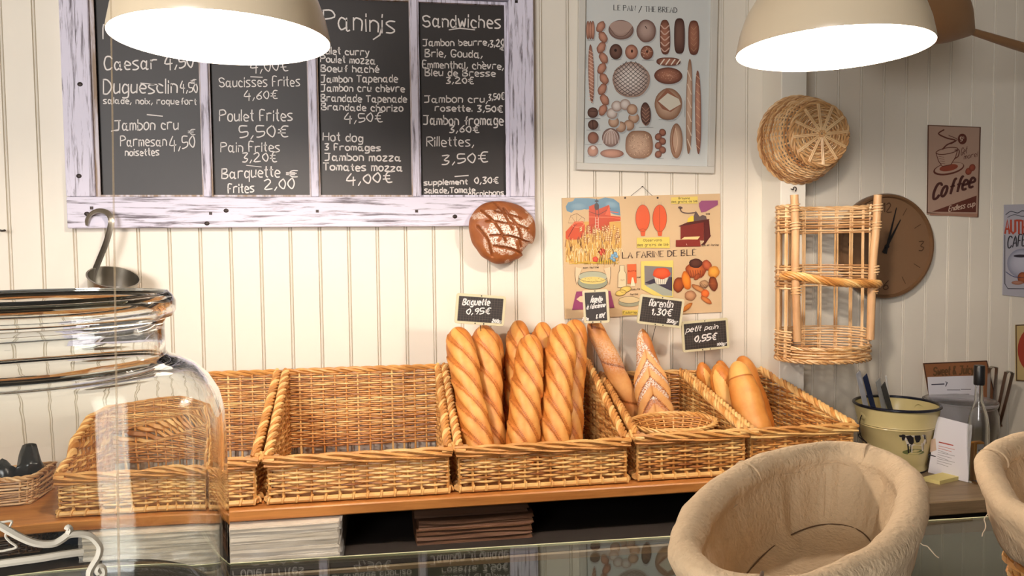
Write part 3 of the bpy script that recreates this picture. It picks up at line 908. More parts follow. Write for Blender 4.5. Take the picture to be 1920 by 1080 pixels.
ov.location.z = max(ov.location.z, ZS+.045); ov.rotation_euler = (math.radians(4), math.radians(-1), 0)

# ---------------------------------------------------------------- price tags on wires
TAGF = simple('cream_plastic', srgb(206, 196, 160), .45)
def price_tag(name, corners, Y, lines, stem, label, yaw=0.0, grid=True, stem_y=None, dots=True):
    cs = [Vector((c[0], c[1], 0)) for c in corners]     # TL TR BR BL in photo pixels
    ctr = sum(cs, Vector())/4
    P0 = at(ctr.x, ctr.y, Y); n = Vector((math.sin(yaw), -math.cos(yaw), 0))
    f = lambda x, y: atp(x, y, P0, n)
    root = empty(name, label, 'price tag', P0, 'price tags on wires')
    W = [f(c.x, c.y) for c in cs]; ex = (W[1]-W[0]+W[2]-W[3])/2; ey = (W[0]-W[3]+W[1]-W[2])/2
    w, h = ex.length, ey.length; ex.normalize(); ey = (ey-ex*ey.dot(ex)).normalized()
    O = sum(W, Vector())/4
    M_ = Matrix((ex, ey, n)).transposed().to_4x4(); M_.translation = O
    def rrect(w, h, r, k=5):
        out = []
        for (sx, sy, a0) in ((1, 1, 0), (-1, 1, 90), (-1, -1, 180), (1, -1, 270)):
            for i in range(k+1):
                a = math.radians(a0+90*i/k); out.append((sx*(w/2-r)+r*math.cos(a), sy*(h/2-r)+r*math.sin(a)))
        return out
    o1 = rrect(w, h, .007); o2 = rrect(w-.001, h-.001, .0065); i1 = rrect(w-.0145, h-.0145, .0015)
    rings = [(o1, -.002), (o1, .001), (o2, .002), (i1, .002), (i1, .0005)]
    V = [[tuple(M_ @ Vector((x, y, z))) for (x, y) in r] for r, z in rings]
    mb = MB().grid(V, closed_v=True)
    mb.add(V[0], [tuple(range(len(o1)))])
    kid(mb, 'tag_frame', TAGF, root, smooth=False)
    mb = MB().box(-w/2+.006, w/2-.006, -h/2+.006, h/2-.006, -.001, .0008, M=M_)
    kid(mb, 'slate', SLATE, root, smooth=False)
    A = Art(f, n, lift=.0010)
    if grid:
        gx, gy = w/2-.0085, h/2-.0085
        A2 = Art(lambda x, y: M_ @ Vector((x, y, 0)), n, lift=.0009)
        k = 1
        for i in range(-8, 9):
            x = gx*i/8; A2.line([(x, -gy), (x, gy)], .0005, (112, 100, 88))
        for i in range(-5, 6):
            y = gy*i/5; A2.line([(-gx, y), (gx, y)], .0005, (112, 100, 88))
        A2.build('ruled_lines', PRINT, root)
    for (t, x0, x1, y0, y1, hh, ww, sl) in lines:
        A = Art(f, n, lift=.0010)
        A.text(t, x0, x1, y0, y1, hh, ww, (232, 228, 222), .15, sl)
        A.build('chalk_writing', PRINT, root)
    for (x, y) in ((0, h/2-.0035), (-.012, -h/2+.0035), (.012, -h/2+.0035)):
        dm = MB().lathe([(0, .0028), (.0018, .0024), (.002, .002)], 8, M_ @ Matrix.Translation((x, y, 0)))
        kid(dm, 'rivet', NAIL, root)
    b = f(*stem[0]) - n*.003; e = at(stem[1][0], stem[1][1], stem_y if stem_y else Y+.02)
    kid(MB().tube([b, b.lerp(e, .5), e], .0009, 6), 'wire', NAIL, root)
price_tag('price_tag', [(856, 549), (949, 556), (945, 612), (852, 606)], -.17,
          [('Baguette', 867, 917, 571, 572, 11, 2.3, .25), ('0,95€', 874, 918, 589, 588, 10, 2.0, .25), ('200gr', 922, 941, 604, 606, 6, 1.8, .3)], ((900, 606), (902, 625)), 'price tag reading Baguette 0,95€ above the standing baguettes', stem_y=-.16)
price_tag('price_tag', [(1100, 545), (1148, 543), (1136, 604), (1087, 606)], -.12,
          [('fagette', 1106, 1128, 567, 567, 12, 1.5, .3), ("à l'ancienne", 1100, 1134, 580, 575, 8, 1.4, .3), ('1,10€', 1116, 1133, 597, 595, 8, 1.5, .3), ('200g', 1092, 1103, 600, 600, 5, 1.3, .2)], ((1108, 602), (1110, 618)), 'narrow price tag turned sideways above the twisted baguette', yaw=-.55, grid=False, stem_y=-.075)
price_tag('price_tag', [(1204, 551), (1286, 562), (1274, 615), (1190, 606)], -.13,
          [('florentin', 1214, 1260, 573, 577, 12, 2.0, .3), ('1,30€', 1219, 1258, 589, 592, 11, 2.2, .25), ('350gr', 1250, 1270, 604, 607, 6, 1.9, .25)], ((1230, 611), (1222, 640)), 'tilted price tag reading 1,30€ above the chevron loaf', stem_y=-.095)
price_tag('price_tag', [(1276, 604), (1365, 595), (1367, 653), (1281, 661)], -.11,
          [('petit', 1286, 1313, 623, 620, 10, 1.6, .3), ('pain', 1321, 1345, 618, 616, 8, 1.6, .3), ('0,55€', 1302, 1342, 641, 636, 11, 2.4, .2), ('100gr', 1343, 1362, 648, 646, 5, 1.7, .25)], ((1322, 656), (1321, 690)), 'price tag reading 0,55€ above the short rolls', stem_y=-.06)
# ---------------------------------------------------------------- pendant lamps over the counter
SHADE_OUT = simple('cream_lacquer', srgb(226, 208, 178), .28, spec=.6)
SHADE_IN = simple('white_lacquer', srgb(250, 248, 244), .5)
EM = NM('lit_bulb'); EM.b.inputs['Base Color'].default_value = (1, 1, 1, 1)
EM.b.inputs['Emission Color'].default_value = LAMP_COL; EM.b.inputs['Emission Strength'].default_value = BULB
def pendant(ctr, R, label):
    root = empty('pendant_lamp', label, 'lamp', ctr, 'cream dome pendant lamps')
    k = R/.175
    out = [(.175, 0), (.1755, .003), (.174, .012), (.168, .040), (.156, .074), (.136, .106), (.108, .136), (.074, .160), (.046, .174), (.034, .184), (.030, .200), (.030, .245), (.026, .252), (.0, .254)]
    inn = [(max(r-.0025, 0), z-(.002 if z > .02 else 0)) for (r, z) in out[1:9]]
    MB().lathe([(r*k, z*k) for r, z in out], 72).build('lamp_shade', SHADE_OUT, root)
    mb = MB().lathe([(r*k, z*k) for r, z in [(.1745, .0002)]+inn+[(.0, .165)]], 72)
    mb.build('shade_lining', SHADE_IN, root, label='white lining of the shade')
    MB().lathe([(0, .252*k), (.008, .252*k), (.008, .275*k), (.0035, .285*k), (.0035, 2.85-ctr.z), (0, 2.85-ctr.z)], 12).build('cord', BLACK, root)
    MB().lathe([(.018, .163*k), (.018, .085), (.014, .075), (0, .075)], 20).build('socket', SHADE_IN, root)
    MB().lathe([(0, .0), (.012, .002), (.022, .008), (.028, .018), (.030, .030), (.028, .042), (.022, .054), (.015, .066), (.012, .078)], 24).build('bulb', EM.m, root)
    return root
LY = -.95
c1 = (at(200, 47, LY)+at(626, 98, LY))/2; c1.z = at(412, 76, LY).z
pendant(c1, .172, 'left cream dome pendant lamp glowing in front of the menu board')
c2 = at(1560, 95, LY)
pendant(c2, .1725, 'right cream dome pendant lamp glowing above the round wicker basket')

# brown bell fitting on a horizontal arm, upper right
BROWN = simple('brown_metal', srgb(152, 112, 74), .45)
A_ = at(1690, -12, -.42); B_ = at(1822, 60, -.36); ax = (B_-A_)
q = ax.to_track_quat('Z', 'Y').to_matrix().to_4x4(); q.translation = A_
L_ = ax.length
wlp = empty('bell_fitting', 'brown bell-shaped fitting on a long arm, behind the right pendant lamp', 'lamp', B_)
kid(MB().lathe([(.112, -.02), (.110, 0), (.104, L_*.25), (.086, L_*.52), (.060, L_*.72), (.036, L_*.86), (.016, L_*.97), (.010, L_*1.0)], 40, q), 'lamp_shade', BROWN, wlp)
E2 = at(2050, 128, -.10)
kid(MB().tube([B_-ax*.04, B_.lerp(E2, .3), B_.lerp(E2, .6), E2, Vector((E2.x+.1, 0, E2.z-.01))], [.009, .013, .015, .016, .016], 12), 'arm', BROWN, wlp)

# ---------------------------------------------------------------- glass counter in front
cw = empty('glass_counter', 'tall display counter with a dark green-tinted glass top in the foreground', 'counter', (.22, -1.60, 0), rz=math.radians(-1.65))
ZC = 1.371
MB().box(-1.9, 1.75, -.95, 0, ZC-.008, ZC, bev=.001).build('glass_top', GLASSG, cw, smooth=False)
MB().box(-1.9, 1.75, -.0001, .0022, ZC-.0075, ZC-.0005).build('edge_glint', simple('edge_glint_pale', srgb(214, 214, 170), .3), cw, smooth=False)  # pale strip paints the lamplight highlight along the far glass edge
TOPM = simple('dark_glass_panel', srgb(66, 66, 52), .06, spec=1.0, IOR=1.9)
MB().box(-1.9, 1.75, -.95, -.030, ZC-.014, ZC-.0085).build('tinted_panel', TOPM, cw, smooth=False)
MB().box(-1.9, 1.75, -.95, -.034, .0, ZC-.0145).build('body', simple('counter_body', srgb(70, 66, 52), .4), cw, smooth=False)

# ---------------------------------------------------------------- big glass jar
def cz(px, py, z): return CAM+ray(px, py)*z
J = cz(52, 590, .5)
jx, jy = J.x, J.y
jar = empty('glass_jar', 'big clear glass jar with a rolled rim and white painted scrolls', 'jar', (jx, jy, ZC+.0005))
z0 = 0.0; zr = J.z-ZC
RB, RN, RR = .1185, .0805, .0870
o_ = [(0, 0), (RB*.80, 0), (RB*.93, .005), (RB*.99, .016), (RB, .030), (RB, zr-.085), (RB*.992, zr-.070), (RB*.965, zr-.058), (RB*.91, zr-.047), (RB*.83, zr-.038), (RB*.75, zr-.034), (RN*1.03, zr-.032), (RN, zr-.028), (RN, zr-.008),
      (RN+.002, zr-.005), (RR-.001, zr-.004), (RR+.001, zr), (RR+.001, zr+.006), (RR-.001, zr+.010), (RR-.0035, zr+.0125), (RN+.0005, zr+.0115), (RN-.003, zr+.006)]
i_ = [(RN-.004, zr-.002), (RN-.004, zr-.028), (RN*1.0, zr-.0365), (RB*.75, zr-.039), (RB*.825, zr-.043), (RB*.895, zr-.052), (RB*.935, zr-.062), (RB*.957, zr-.073), (RB-.004, zr-.087), (RB-.004, .032), (RB*.955, .020), (RB*.88, .012), (RB*.7, .009), (0, .008)]
prof = [Vector((r, 0, z)) for r, z in o_+i_]
pr2 = [(max(0, p.x), p.z) for p in prof]
mb = MB().lathe(pr2, 96)
# hand-blown unevenness
for i, p in enumerate(mb.v):
    if p[0]**2+p[1]**2 > .06**2:
        n_ = noise.noise(Vector((p[0]*16, p[1]*16, p[2]*9+(0 if i < len(o_)*96 else 40))))
        k = 1+.0045*n_; mb.v[i] = (p[0]*k, p[1]*k, p[2])
jm = mb.build('jar_body', GLASS, jar)
def onjar(x, y, extra=.0009):
    d = ray(x, y); R = RB+extra
    ox_, oy_ = CAM.x-jx, CAM.y-jy
    a = d.x**2+d.y**2; b = 2*(ox_*d.x+oy_*d.y); c = ox_**2+oy_**2-R*R
    D = b*b-4*a*c
    if D < 0: return None
    t = (-b-math.sqrt(D))/(2*a); return CAM+d*t
JP = simple('white_glass_paint', srgb(216, 208, 190), .6)
def jarline(pts, w):
    P = catmull([Vector((x/3.857, 800+y/3.857, 0)) for x, y in pts], 6)
    W = [onjar(p.x, p.y) for p in P]; W = [p for p in W if p is not None]
    return MB().tube(W, w, 6)
for pts, w in (([(-160, 700), (-40, 700), (50, 745), (130, 790), (220, 830), (300, 848), (390, 845), (450, 815), (500, 782), (580, 775), (650, 790), (700, 835), (722, 880), (710, 940), (680, 990), (650, 1045), (650, 1085), (680, 1110), (725, 1095), (748, 1060), (740, 1020), (712, 1015), (700, 1040), (716, 1058)], .0019),
               ([(-180, 1010), (0, 990), (150, 970), (300, 950), (450, 925), (600, 905)], .0020),
               ([(486, 745), (495, 730), (505, 745), (495, 775)], .0018),
               ([(-60, 700), (20, 690), (85, 685), (60, 740), (40, 790), (70, 830), (120, 870), (60, 890), (0, 900), (-60, 890)], .0006)):
    kid(jarline(pts, w), 'painted_scroll', JP, jar)

# thin clear cord hanging in the foreground
CORD = simple('nylon_cord', srgb(200, 176, 140), .3, Alpha=.30)
t0, t1 = cz(208, 20, .60), cz(223, 1060, .375)
d_ = (t0-t1); t0 = t1+d_*((2.85-t1.z)/d_.z); t1 = t1 + d_*((ZC+.003-t1.z)/d_.z)
k_ = MB().tube([t1.lerp(t0, i/8) for i in range(9)], .0006, 6).build('hanging_cord', CORD)
tag(k_, 'thin clear vertical cord hanging in front of the big glass jar', 'cord')

# ---------------------------------------------------------------- linen-lined proving baskets
def banneton(ctr, a, b, h, ang, label, seed=0, fl=.40, roll=.0105):
    root = empty('proving_basket', label, 'basket', ctr, 'linen-lined proving baskets on the counter', ang)
    def ell(r1, r2, t): 
        c, s_ = math.cos(t), math.sin(t); e = .94
        return math.copysign(abs(c)**e, c)*r1, math.copysign(abs(s_)**e, s_)*r2
    n = 160
    def wl(z): return .72+.28*(z/h)**.8 if z > 0 else .72          # taper of the side
    prof = []   # (offset from the wall line, z, scale)
    for z in (h*.60, h*.66, h*.75, h*.86): prof.append((.0075, z))
    for k in range(0, 11):
        t = -25+k*22
        tt = math.radians(t); prof.append((math.cos(tt)*roll+.000, h+math.sin(tt)*roll-.002))
    for q in (.88, .7, .5, .3, .14): prof.append((-.0075-(1-q)*.004, h*(fl+(1-fl)*q)))
    prof += [(-.015, h*(fl+.04)), (-.024, h*(fl+.005))]
    V = []
    for (o, z) in prof:
        row = []
        for k in range(n):
            t = 2*PI*k/n
            s_ = wl(z); hem = 1
            off = o
            nz = noise.noise(Vector((math.cos(t)*3+seed, math.sin(t)*3, z*18)))*.0024
            n2 = noise.noise(Vector((math.cos(t)*9+seed, math.sin(t)*9, z*30)))*.0012
            pl = noise.noise(Vector((math.cos(t)*5+seed*2, math.sin(t)*5, 3)))*.004 if (o < 0 and z < h*.9) else 0
            x, y = ell(a*s_+off+nz+n2+pl, b*s_+off+nz+n2+pl, t)
            zz = z+noise.noise(Vector((math.cos(t)*4, math.sin(t)*4+seed, 7)))*(.004 if z < h*.7 and o > 0 else .0018)
            row.append((x, y, zz))
        V.append(row)
    for q in (.8, .6, .4, .2, .02):
        s_ = wl(h*(fl+.005))
        V.append([(*[c*q for c in ell(a*s_-.024, b*s_-.024, 2*PI*k/n)], h*fl+.0018*noise.noise(Vector((math.cos(2*PI*k/n)*q*3+seed, math.sin(2*PI*k/n)*q*3, 1)))) for k in range(n)])
    mb = MB().grid(V, closed_v=True)
    mb.f.append(tuple(mb.n-n+k for k in range(n))); mb.mi.append(0)
    ln = mb.build('linen_liner', LINEN, root)
    ln.data.polygons.foreach_set('use_smooth', [True]*len(ln.data.polygons))
    if ln.data.attributes.get('sharp_edge'): ln.data.attributes.remove(ln.data.attributes['sharp_edge'])
    so = ln.modifiers.new('cloth', 'SOLIDIFY'); so.thickness = .0012; so.offset = 0
    # seams
    s_ = wl(h*(fl+.04))
    floor_seam = MB().tube([(*ell(a*s_-.0155, b*s_-.0155, 2*PI*k/90), h*(fl+.045)) for k in range(90)], .0006, 5, closed=True)
    floor_seam.build('seam', SEAM, ln)
    for t in (.35, 3.6):
        pts = [(*ell(a*wl(z)-.0085-.0005-(1-(z/h-fl)/(1-fl))*.004, b*wl(z)-.0085-.0005-(1-(z/h-fl)/(1-fl))*.004, t), z) for z in np.linspace(h*(fl+.1), h*.85, 8)]
        MB().tube(pts, .0005, 5).build('seam', LINEN, ln)
    pts = [(*ell(a*.985-.0085, b*.985-.0085, t), h*.90+.002*math.sin(t*7)) for t in np.linspace(-.2, 2.6, 40)]
    MB().tube(pts, .0011, 5).build('seam', LINEN, ln)
    for t in (-.2, 1.25, 3.3):      # overlap joints of the roll
        pts = []
        for q in np.linspace(-.5, 3.4, 14):
            x, y = ell(a+math.cos(q)*(roll+.0012), b+math.cos(q)*(roll+.0012), t+.03*math.sin(q)); pts.append((x, y, h+math.sin(q)*(roll+.0012)-.002))
        MB().tube(pts, .0011, 5).build('seam', SEAM if t > 3 else LINEN, ln)
    rnd = random.Random(seed+3)
    for i in range(7):
        t = rnd.uniform(0, 2*PI) if i > 2 else (-1.1+.3*i)
        x, y = ell(a*.9+.009, b*.9+.009, t); p = Vector((x, y, h*.62)); pts = [p]
        d = Vector((math.cos(t), math.sin(t), -.6)).normalized()
        for q in range(7):
            d = (d+Vector((rnd.uniform(-1, 1), rnd.uniform(-1, 1), rnd.uniform(-1, .7)))*.8).normalized(); p = p+d*.0035; pts.append(p)
        MB().tube(catmull(pts, 4), .0004, 4).build('loose_thread', FRAY, ln)
    # willow shell
    mb = MB(); Lp = 36*.03
    def sf(u, z):
        t = 2*PI*u/Lp; x, y = ell(a*wl(z), b*wl(z), t); return (x, y, z), (math.cos(t), math.sin(t), 0)
    weave(mb, sf, Lp, np.arange(.008, h-.004, .0062), .03, .003, .003, closed=True)
    for k in range(36):
        mb.tube([sf(k*.03, z)[0] for z in (.004, h*.3, h*.6, h-.002)], .0030, 5, tint=.6)
    mb.build('wicker_shell', WICK, root)
    mb = MB(); rope(mb, [(*ell(a*.725, b*.725, t), .005) for t in np.linspace(0, 2*PI, 60, endpoint=False)], .003, .0034, 2, .06, closed=True)
    mb.build('foot_ring', WICK, root)
    mb = MB().lathe([(0, .004), (1, .004), (1, .008), (0, .008)], 48, Matrix.Diagonal((a*.70, b*.70, 1, 1)))
    mb.build('base', WICKP, root, smooth=False)
    return root
banneton(Vector((.291, -1.803, ZC+.001)), .160, .0625, .095, math.radians(46.7), 'large oval proving basket lined with rolled linen, whole opening in view', 1)
banneton(Vector((.545, -1.803, ZC+.001)), .164, .083, .090, math.radians(51), 'linen-lined proving basket cut off by the right edge, wicker showing below its hem', 5)

# ---------------------------------------------------------------- round basket hung with its bottom outwards
RC = at(1500, 262, -.13)
rb = empty('round_basket', 'round wicker basket hung bottom outwards on the white post', 'basket', (RC.x, -.1215, RC.z))
def prof_r(q):  # q 0 rim (at the post) .. 1 bottom edge, in local: y outwards negative
    return .126-.040*q**1.6, -.115*q
mb = MB(); Lr = 24*.033
def s_rb(u, v):
    a = 2*PI*u/Lr; r, y = prof_r(v/.12); return (r*math.cos(a), y, r*math.sin(a)), (math.cos(a), 0, math.sin(a))
weave(mb, s_rb, Lr, np.arange(.006, .118, .0052), Lr/24, .0026, .003, closed=True)
for k in range(24): mb.tube([s_rb(k*Lr/24, v)[0] for v in (0, .04, .08, .12)], .0028, 5, tint=.8)
mb.build('side', WICKP, rb)
for v, R_, r_ in ((.002, .005, .004), (.119, .0048, .0036)):
    mb = MB(); rope(mb, [s_rb(u, v)[0] for u in np.linspace(0, Lr, 60, endpoint=False)], R_, r_, 3, .07, closed=True)
    mb.build('border', WICKP, rb)
mb = MB(); Rb = .086
rows = np.arange(.016, Rb-.002, .0046)
for j, r in enumerate(rows):
    n = 12 if r < .03 else 24
    pts = [(r*math.cos(a), -.117-.0026*math.sin(a*(6 if n == 12 else 12)+j*PI)-.006*(1-r/Rb), r*math.sin(a)) for a in np.linspace(0, 2*PI, n*4, endpoint=False)]
    mb.tube(pts, .0024, 5, closed=True, tint=random.uniform(.1, .9))
for k in range(12):
    a = 2*PI*k/12+.1
    for dd in (-.0022, .0022):
        pts = [(r*math.cos(a)-dd*math.sin(a), -.121-.005*(1-r/Rb), r*math.sin(a)+dd*math.cos(a)) for r in np.linspace(.004, Rb, 6)]
        mb.tube(pts, .0026, 5, tint=.9)
mb.tube([(.012*math.cos(a)*(1-.06*i), -.1275, .012*math.sin(a)*(1-.06*i)) for i, a in enumerate(np.linspace(0, 4*PI, 14))], .002, 5, tint=.4)
mb.build('bottom', WICKP, rb)

# ---------------------------------------------------------------- two-tier wall rack of willow
TL = at(1487, 372, -.22); BR_ = at(1628, 690, -.22)
cx = at(1539, 500, -.22).x; ztop_, zbot = at(1543, 388, -.215).z, at(1543, 668, -.215).z
zmid = at(1543, 528, -.3).z
rk = empty('wicker_rack', 'tall two-tier wicker wall rack with open front and thick peeled posts', 'rack', (cx, -.121, zbot))
H = ztop_-zbot; RX, RY = .134, .105
def rkp(a, k=1.0, zz=0): return Vector((RX*k*math.cos(a), -RY-.006+RY*k*math.sin(a), zz))
zm = zmid-zbot
a_l, a_r = math.radians(205), math.radians(-25)          # ends of the back arc, opening faces the room
def band(z0_, z1_, a0, a1, name, pitch=.0078):
    mb = MB(); Lx = abs(a1-a0)*.125
    def sf(u, v):
        a = a0+(a1-a0)*u/Lx; p = rkp(a, 1, v); return tuple(p), (math.cos(a), math.sin(a)*.9, 0)
    n_ = max(3, round(Lx/.034)); weave(mb, sf, Lx, np.arange(z0_, z1_, pitch), Lx/n_, .0030, .0034, jit=.0012)
    return mb
band(H-.075, H-.002, a_r, a_l, 'b').build('top_band', WICKP, rk)
band(zm-.020, zm+.045, a_r, a_l, 'b').build('middle_band', WICKP, rk)
band(.004, .085, a_r, a_l, 'b').build('bottom_band', WICKP, rk)
band(.004, .034, a_l, 2*PI+a_r, 'b', .0075).build('front_band', WICKP, rk)
mb = MB()
for k in range(11):
    a = a_r+(a_l-a_r)*(k+.5)/11
    for s_ in (-.026, .026):
        mb.tube([rkp(a+s_, 1, z)+Vector((random.uniform(-.001, .001), 0, 0)) for z in (-.004, .1, H*.4, H*.7, H)], .0026, 5, tint=random.uniform(.5, 1))
mb.build('stakes', WICKP, rk)
for s_, a in ((-1, a_l), (1, a_r)):
    p0 = rkp(a, 1.02, H+.030); p1 = rkp(a, 1.0, .055); p0.y -= .012; p1.y -= .008
    pm = p0.lerp(p1, .5)+Vector((-s_*.004, -.002, 0))
    if s_ < 0: p1.x += .014
    else: p1.x -= .004; p0.x += .008
    MB().tube(catmull([p0, p0.lerp(pm, .5)+Vector((.002, 0, 0)), pm, p1], 5), .0112, 12, tint=.8).build('front_post', WOODP, rk)
    for zz in (H-.012, H-.062, zm+.025, zm-.03):
        q = p0.lerp(p1, (p0.z-zz)/(p0.z-p1.z))
        pts = [q+Vector((.0135*math.cos(t), .0135*math.sin(t), .0013*t-.008)) for t in np.linspace(0, 4*2*PI*.8, 50)]
        MB().tube(pts, .0021, 5, tint=random.uniform(.4, 1)).build('binding', WICKP, rk)
hl = rkp(a_l, 1, zm+.014); hr = rkp(a_r, 1, zm-.004)
hp = [hl+Vector((-.012, .03, 0)), hl+Vector((-.004, -.016, .004)), hl.lerp(hr, .33)+Vector((0, -.040, -.006)), hl.lerp(hr, .66)+Vector((0, -.040, -.008)), hr+Vector((.010, -.016, -.006)), hr+Vector((.022, .02, -.008))]
mb = MB(); rope(mb, catmull(hp, 8), .0085, .0042, 7, .13); mb.build('plaited_handle', WICK, rk)
for z, R_ in ((.0, .004), (.036, .0028)):
    mb = MB(); rope(mb, [rkp(a, 1.0, z) for a in np.linspace(0, 2*PI, 50, endpoint=False)] if z == 0 else [rkp(a, 1.0, z) for a in np.linspace(a_l, 2*PI+a_r, 24)], R_, .0032, 3, .06, closed=(z == 0)); mb.build('border', WICKP, rk)
mb = MB(); rope(mb, [rkp(a, 1.0, H) for a in np.linspace(a_r, a_l, 40)], .003, .003, 3, .08)
mb.build('border', WICKP, rk)
mb = MB()
for j, q in enumerate(np.arange(.06, 1.0, .052)):
    mb.tube([rkp(a, q, .004+.0024*math.sin(a*10+j*PI)) for a in np.linspace(0, 2*PI, 80, endpoint=False)], .0024, 5, closed=True, tint=random.uniform(.2, .9))
for k in range(10):
    a = 2*PI*k/20
    mb.tube([rkp(a, -.98, .001), rkp(a, 0, .001), rkp(a, .98, .001)], .0024, 5, tint=.6)
mb.build('woven_floor', WICK, rk)
hk = at(1487, 355, -.121)
h_ = MB().tube([hk+Vector((.006*math.cos(t)-.002, -.012-.001*t, .006*math.sin(t))) for t in np.linspace(-1.2, 3.6, 12)]+[hk+Vector((-.006, .003, .002))], .0016, 6).build('wall_hook', NAIL)
tag(h_, 'small dark iron hook in the white post above the wicker rack', 'hook')

# ---------------------------------------------------------------- brown wall clock
cc = at(1663, 462, -.03)
ck = empty('wall_clock', 'round brown wall clock showing one, half behind the wicker rack', 'clock', (cc.x, -.001, cc.z))
CB = simple('brown_case', srgb(110, 80, 54), .35); CF = simple('brown_dial', srgb(124, 94, 68), .28)
Mr = Matrix.Rotation(PI/2, 4, 'X')
RCk = .170
MB().lathe([(0, 0), (RCk-.004, 0), (RCk, .006), (RCk, .026), (RCk-.004, .033), (RCk-.010, .034), (RCk-.013, .028), (RCk-.014, .024)], 72, Mr).build('clock_case', CB, ck)
MB().lathe([(RCk-.013, .025), (0, .025)], 72, Mr).build('dial', CF, ck)
hc = (70, 48, 32)
for k in range(12):
    A = Art(lambda x, y: Vector((x, -.026, -y)), NY, lift=.0003)
    a = math.radians(k*30)
    if k in (0, 3, 6, 9):
        t = {0: '12', 3: '3', 6: '6', 9: '9'}[k]; w = .034 if k == 0 else .017
        x, y = .125*math.sin(a), -.125*math.cos(a)
        A.text(t, x-w/2, x+w/2, y+.0145, y+.0145, .029, .0034, hc, 0)
    else:
        A.line([(.115*math.sin(a), -.115*math.cos(a)), (.140*math.sin(a), -.140*math.cos(a))], .0028, hc)
    A.mb.build('numeral' if k % 3 == 0 else 'hour_mark', PRINT, ck, smooth=False)
for ln_, wd, ang, zz, nm in ((.098, .0075, 29, -.0285, 'hour_hand'), (.128, .006, 14, -.0305, 'minute_hand')):
    a = math.radians(ang); d = Vector((math.sin(a), 0, math.cos(a))); n_ = Vector((d.z, 0, -d.x))
    b = -d*.024; V_ = [b+n_*wd*.8, d*ln_+n_*.0012, d*ln_-n_*.0012, b-n_*wd*.8]
    vs_ = [(p.x, zz, p.z) for p in V_]+[(p.x, zz+.001, p.z) for p in V_]
    MB().add(vs_, [(0, 1, 2, 3), (7, 6, 5, 4), (0, 4, 5, 1), (1, 5, 6, 2), (2, 6, 7, 3), (3, 7, 4, 0)]).build(nm, BLACK, ck, smooth=False)
MB().lathe([(.006, .025), (.006, .033), (0, .033)], 16, Mr).build('hub', BLACK, ck)

# ---------------------------------------------------------------- round loaf hung on the frame corner
lc = at(943, 434, -.07)
V = []; T = []; FL = []
nr, na = 60, 160
cuts = [((-.75, .15), (-.35, -.75), .05, 1), ((-.62, .62), (.05, -.30), .045, 0), ((-.25, .92), (.25, .05), .045, 0), ((.02, .75), (.62, -.52), .05, 0), ((-.50, .30), (.75, .05), .04, 0), ((-.42, -.12), (.78, -.34), .04, 0), ((-.25, .62), (.55, .38), .038, 0), ((-.30, -.45), (.6, -.72), .05, 0)]
def sdist(p, a, b):
    ab = (b[0]-a[0], b[1]-a[1]); t = ((p[0]-a[0])*ab[0]+(p[1]-a[1])*ab[1])/(ab[0]**2+ab[1]**2); t = min(1, max(0, t))
    bend = .06*math.sin(t*PI)
    q = (a[0]+ab[0]*t-ab[1]*bend, a[1]+ab[1]*t+ab[0]*bend)
    return math.hypot(p[0]-q[0], p[1]-q[1])
for i in range(nr+1):
    q = i/nr; row = []; tr = []; fr = []
    for k in range(na):
        a = 2*PI*k/na; rho = math.sin(q*PI*.62)/1.0; dep = math.cos(q*PI*.62)
        out = 1+.035*math.sin(a*3+.6)+.03*math.sin(a*2+2)+.02*noise.noise(Vector((math.cos(a)*3, math.sin(a)*3, 0)))
        if abs((a-5.65+PI) % (2*PI)-PI) < .22: out *= .90
        u, v = rho*math.cos(a), rho*math.sin(a)
        d = dep; tint = .5; fl = 0
        dm = 9
        for (A0, B0, w_, _) in cuts:
            s_ = sdist((u, v), A0, B0)
            dm = min(dm, s_/w_)
        if q < .55*1.6:
            g = max(0, 1-dm/1.0)
            d -= .16*g**.7; tint = .5-.12*(dm < .5)
            if dm > 1.05 and noise.noise(Vector((u*3.1+4, v*3.1, 1)))+.55-((u-.10)**2+(v+.04)**2)*.9 > 0 and q < .8:
                fl = 1.0 if ((u-.12)**2+(v+.02)**2) < .38 else .55
                tint = .6
        n_ = noise.noise(Vector((u*2.5, v*2.5, dep*2)))
        r = .096*out*(1+.02*n_)
        row.append((r*u, -.046*d*(1+.10*n_), r*v*.98)); tr.append(tint); fr.append(fl)
    V.append(row); T.append(tr); FL.append(fr)
mb = MB().grid(V, closed_v=True, tint=T)
mb.f.append(tuple(nr*na+k for k in range(na))); mb.mi.append(0)
lf = mb.build('round_loaf', LOAFM); lf.location = (lc.x, -.049, lc.z)
set_attr(lf, 'flour', [q for r in FL for q in r])
tag(lf, 'dark round country loaf with floured criss-cross cuts hung on the menu board corner', 'bread')

# ---------------------------------------------------------------- steel ladle
lad = empty('ladle', 'steel ladle hooked over the lower left corner of the menu board', 'ladle', at(190, 420, -.05))
path = [at(161, 423, -.034), at(165, 408, -.038), at(175, 398, -.046), at(188, 395, -.055), at(201, 399, -.062), at(208, 410, -.066), at(207, 425, -.068), at(199, 455, -.070), at(187, 485, -.072), at(176, 512, -.074), at(172, 524, -.075)]
pp = catmull(path, 6); mb = MB(); V = []
for i, p in enumerate(pp):
    t = (pp[min(i+1, len(pp)-1)]-pp[max(i-1, 0)]).normalized(); w = Vector((0, -1, 0)); s_ = t.cross(w).normalized(); w2 = s_.cross(t)
    hw = .0065
    # strap: broad side faces the wall and the viewer
    V.append([p+w2*hw*.55+s_*hw, p-w2*.0009+s_*hw*.2, p-w2*hw*.55-s_*hw, p-w2*hw*.55-s_*hw+t.cross(s_)*.001, p+w2*hw*.55+s_*hw+t.cross(s_)*.001])
mb.grid(V, closed_v=True)
kid(mb, 'handle', STEEL, lad)
up_ = Vector((.26, -.34, .90)).normalized()
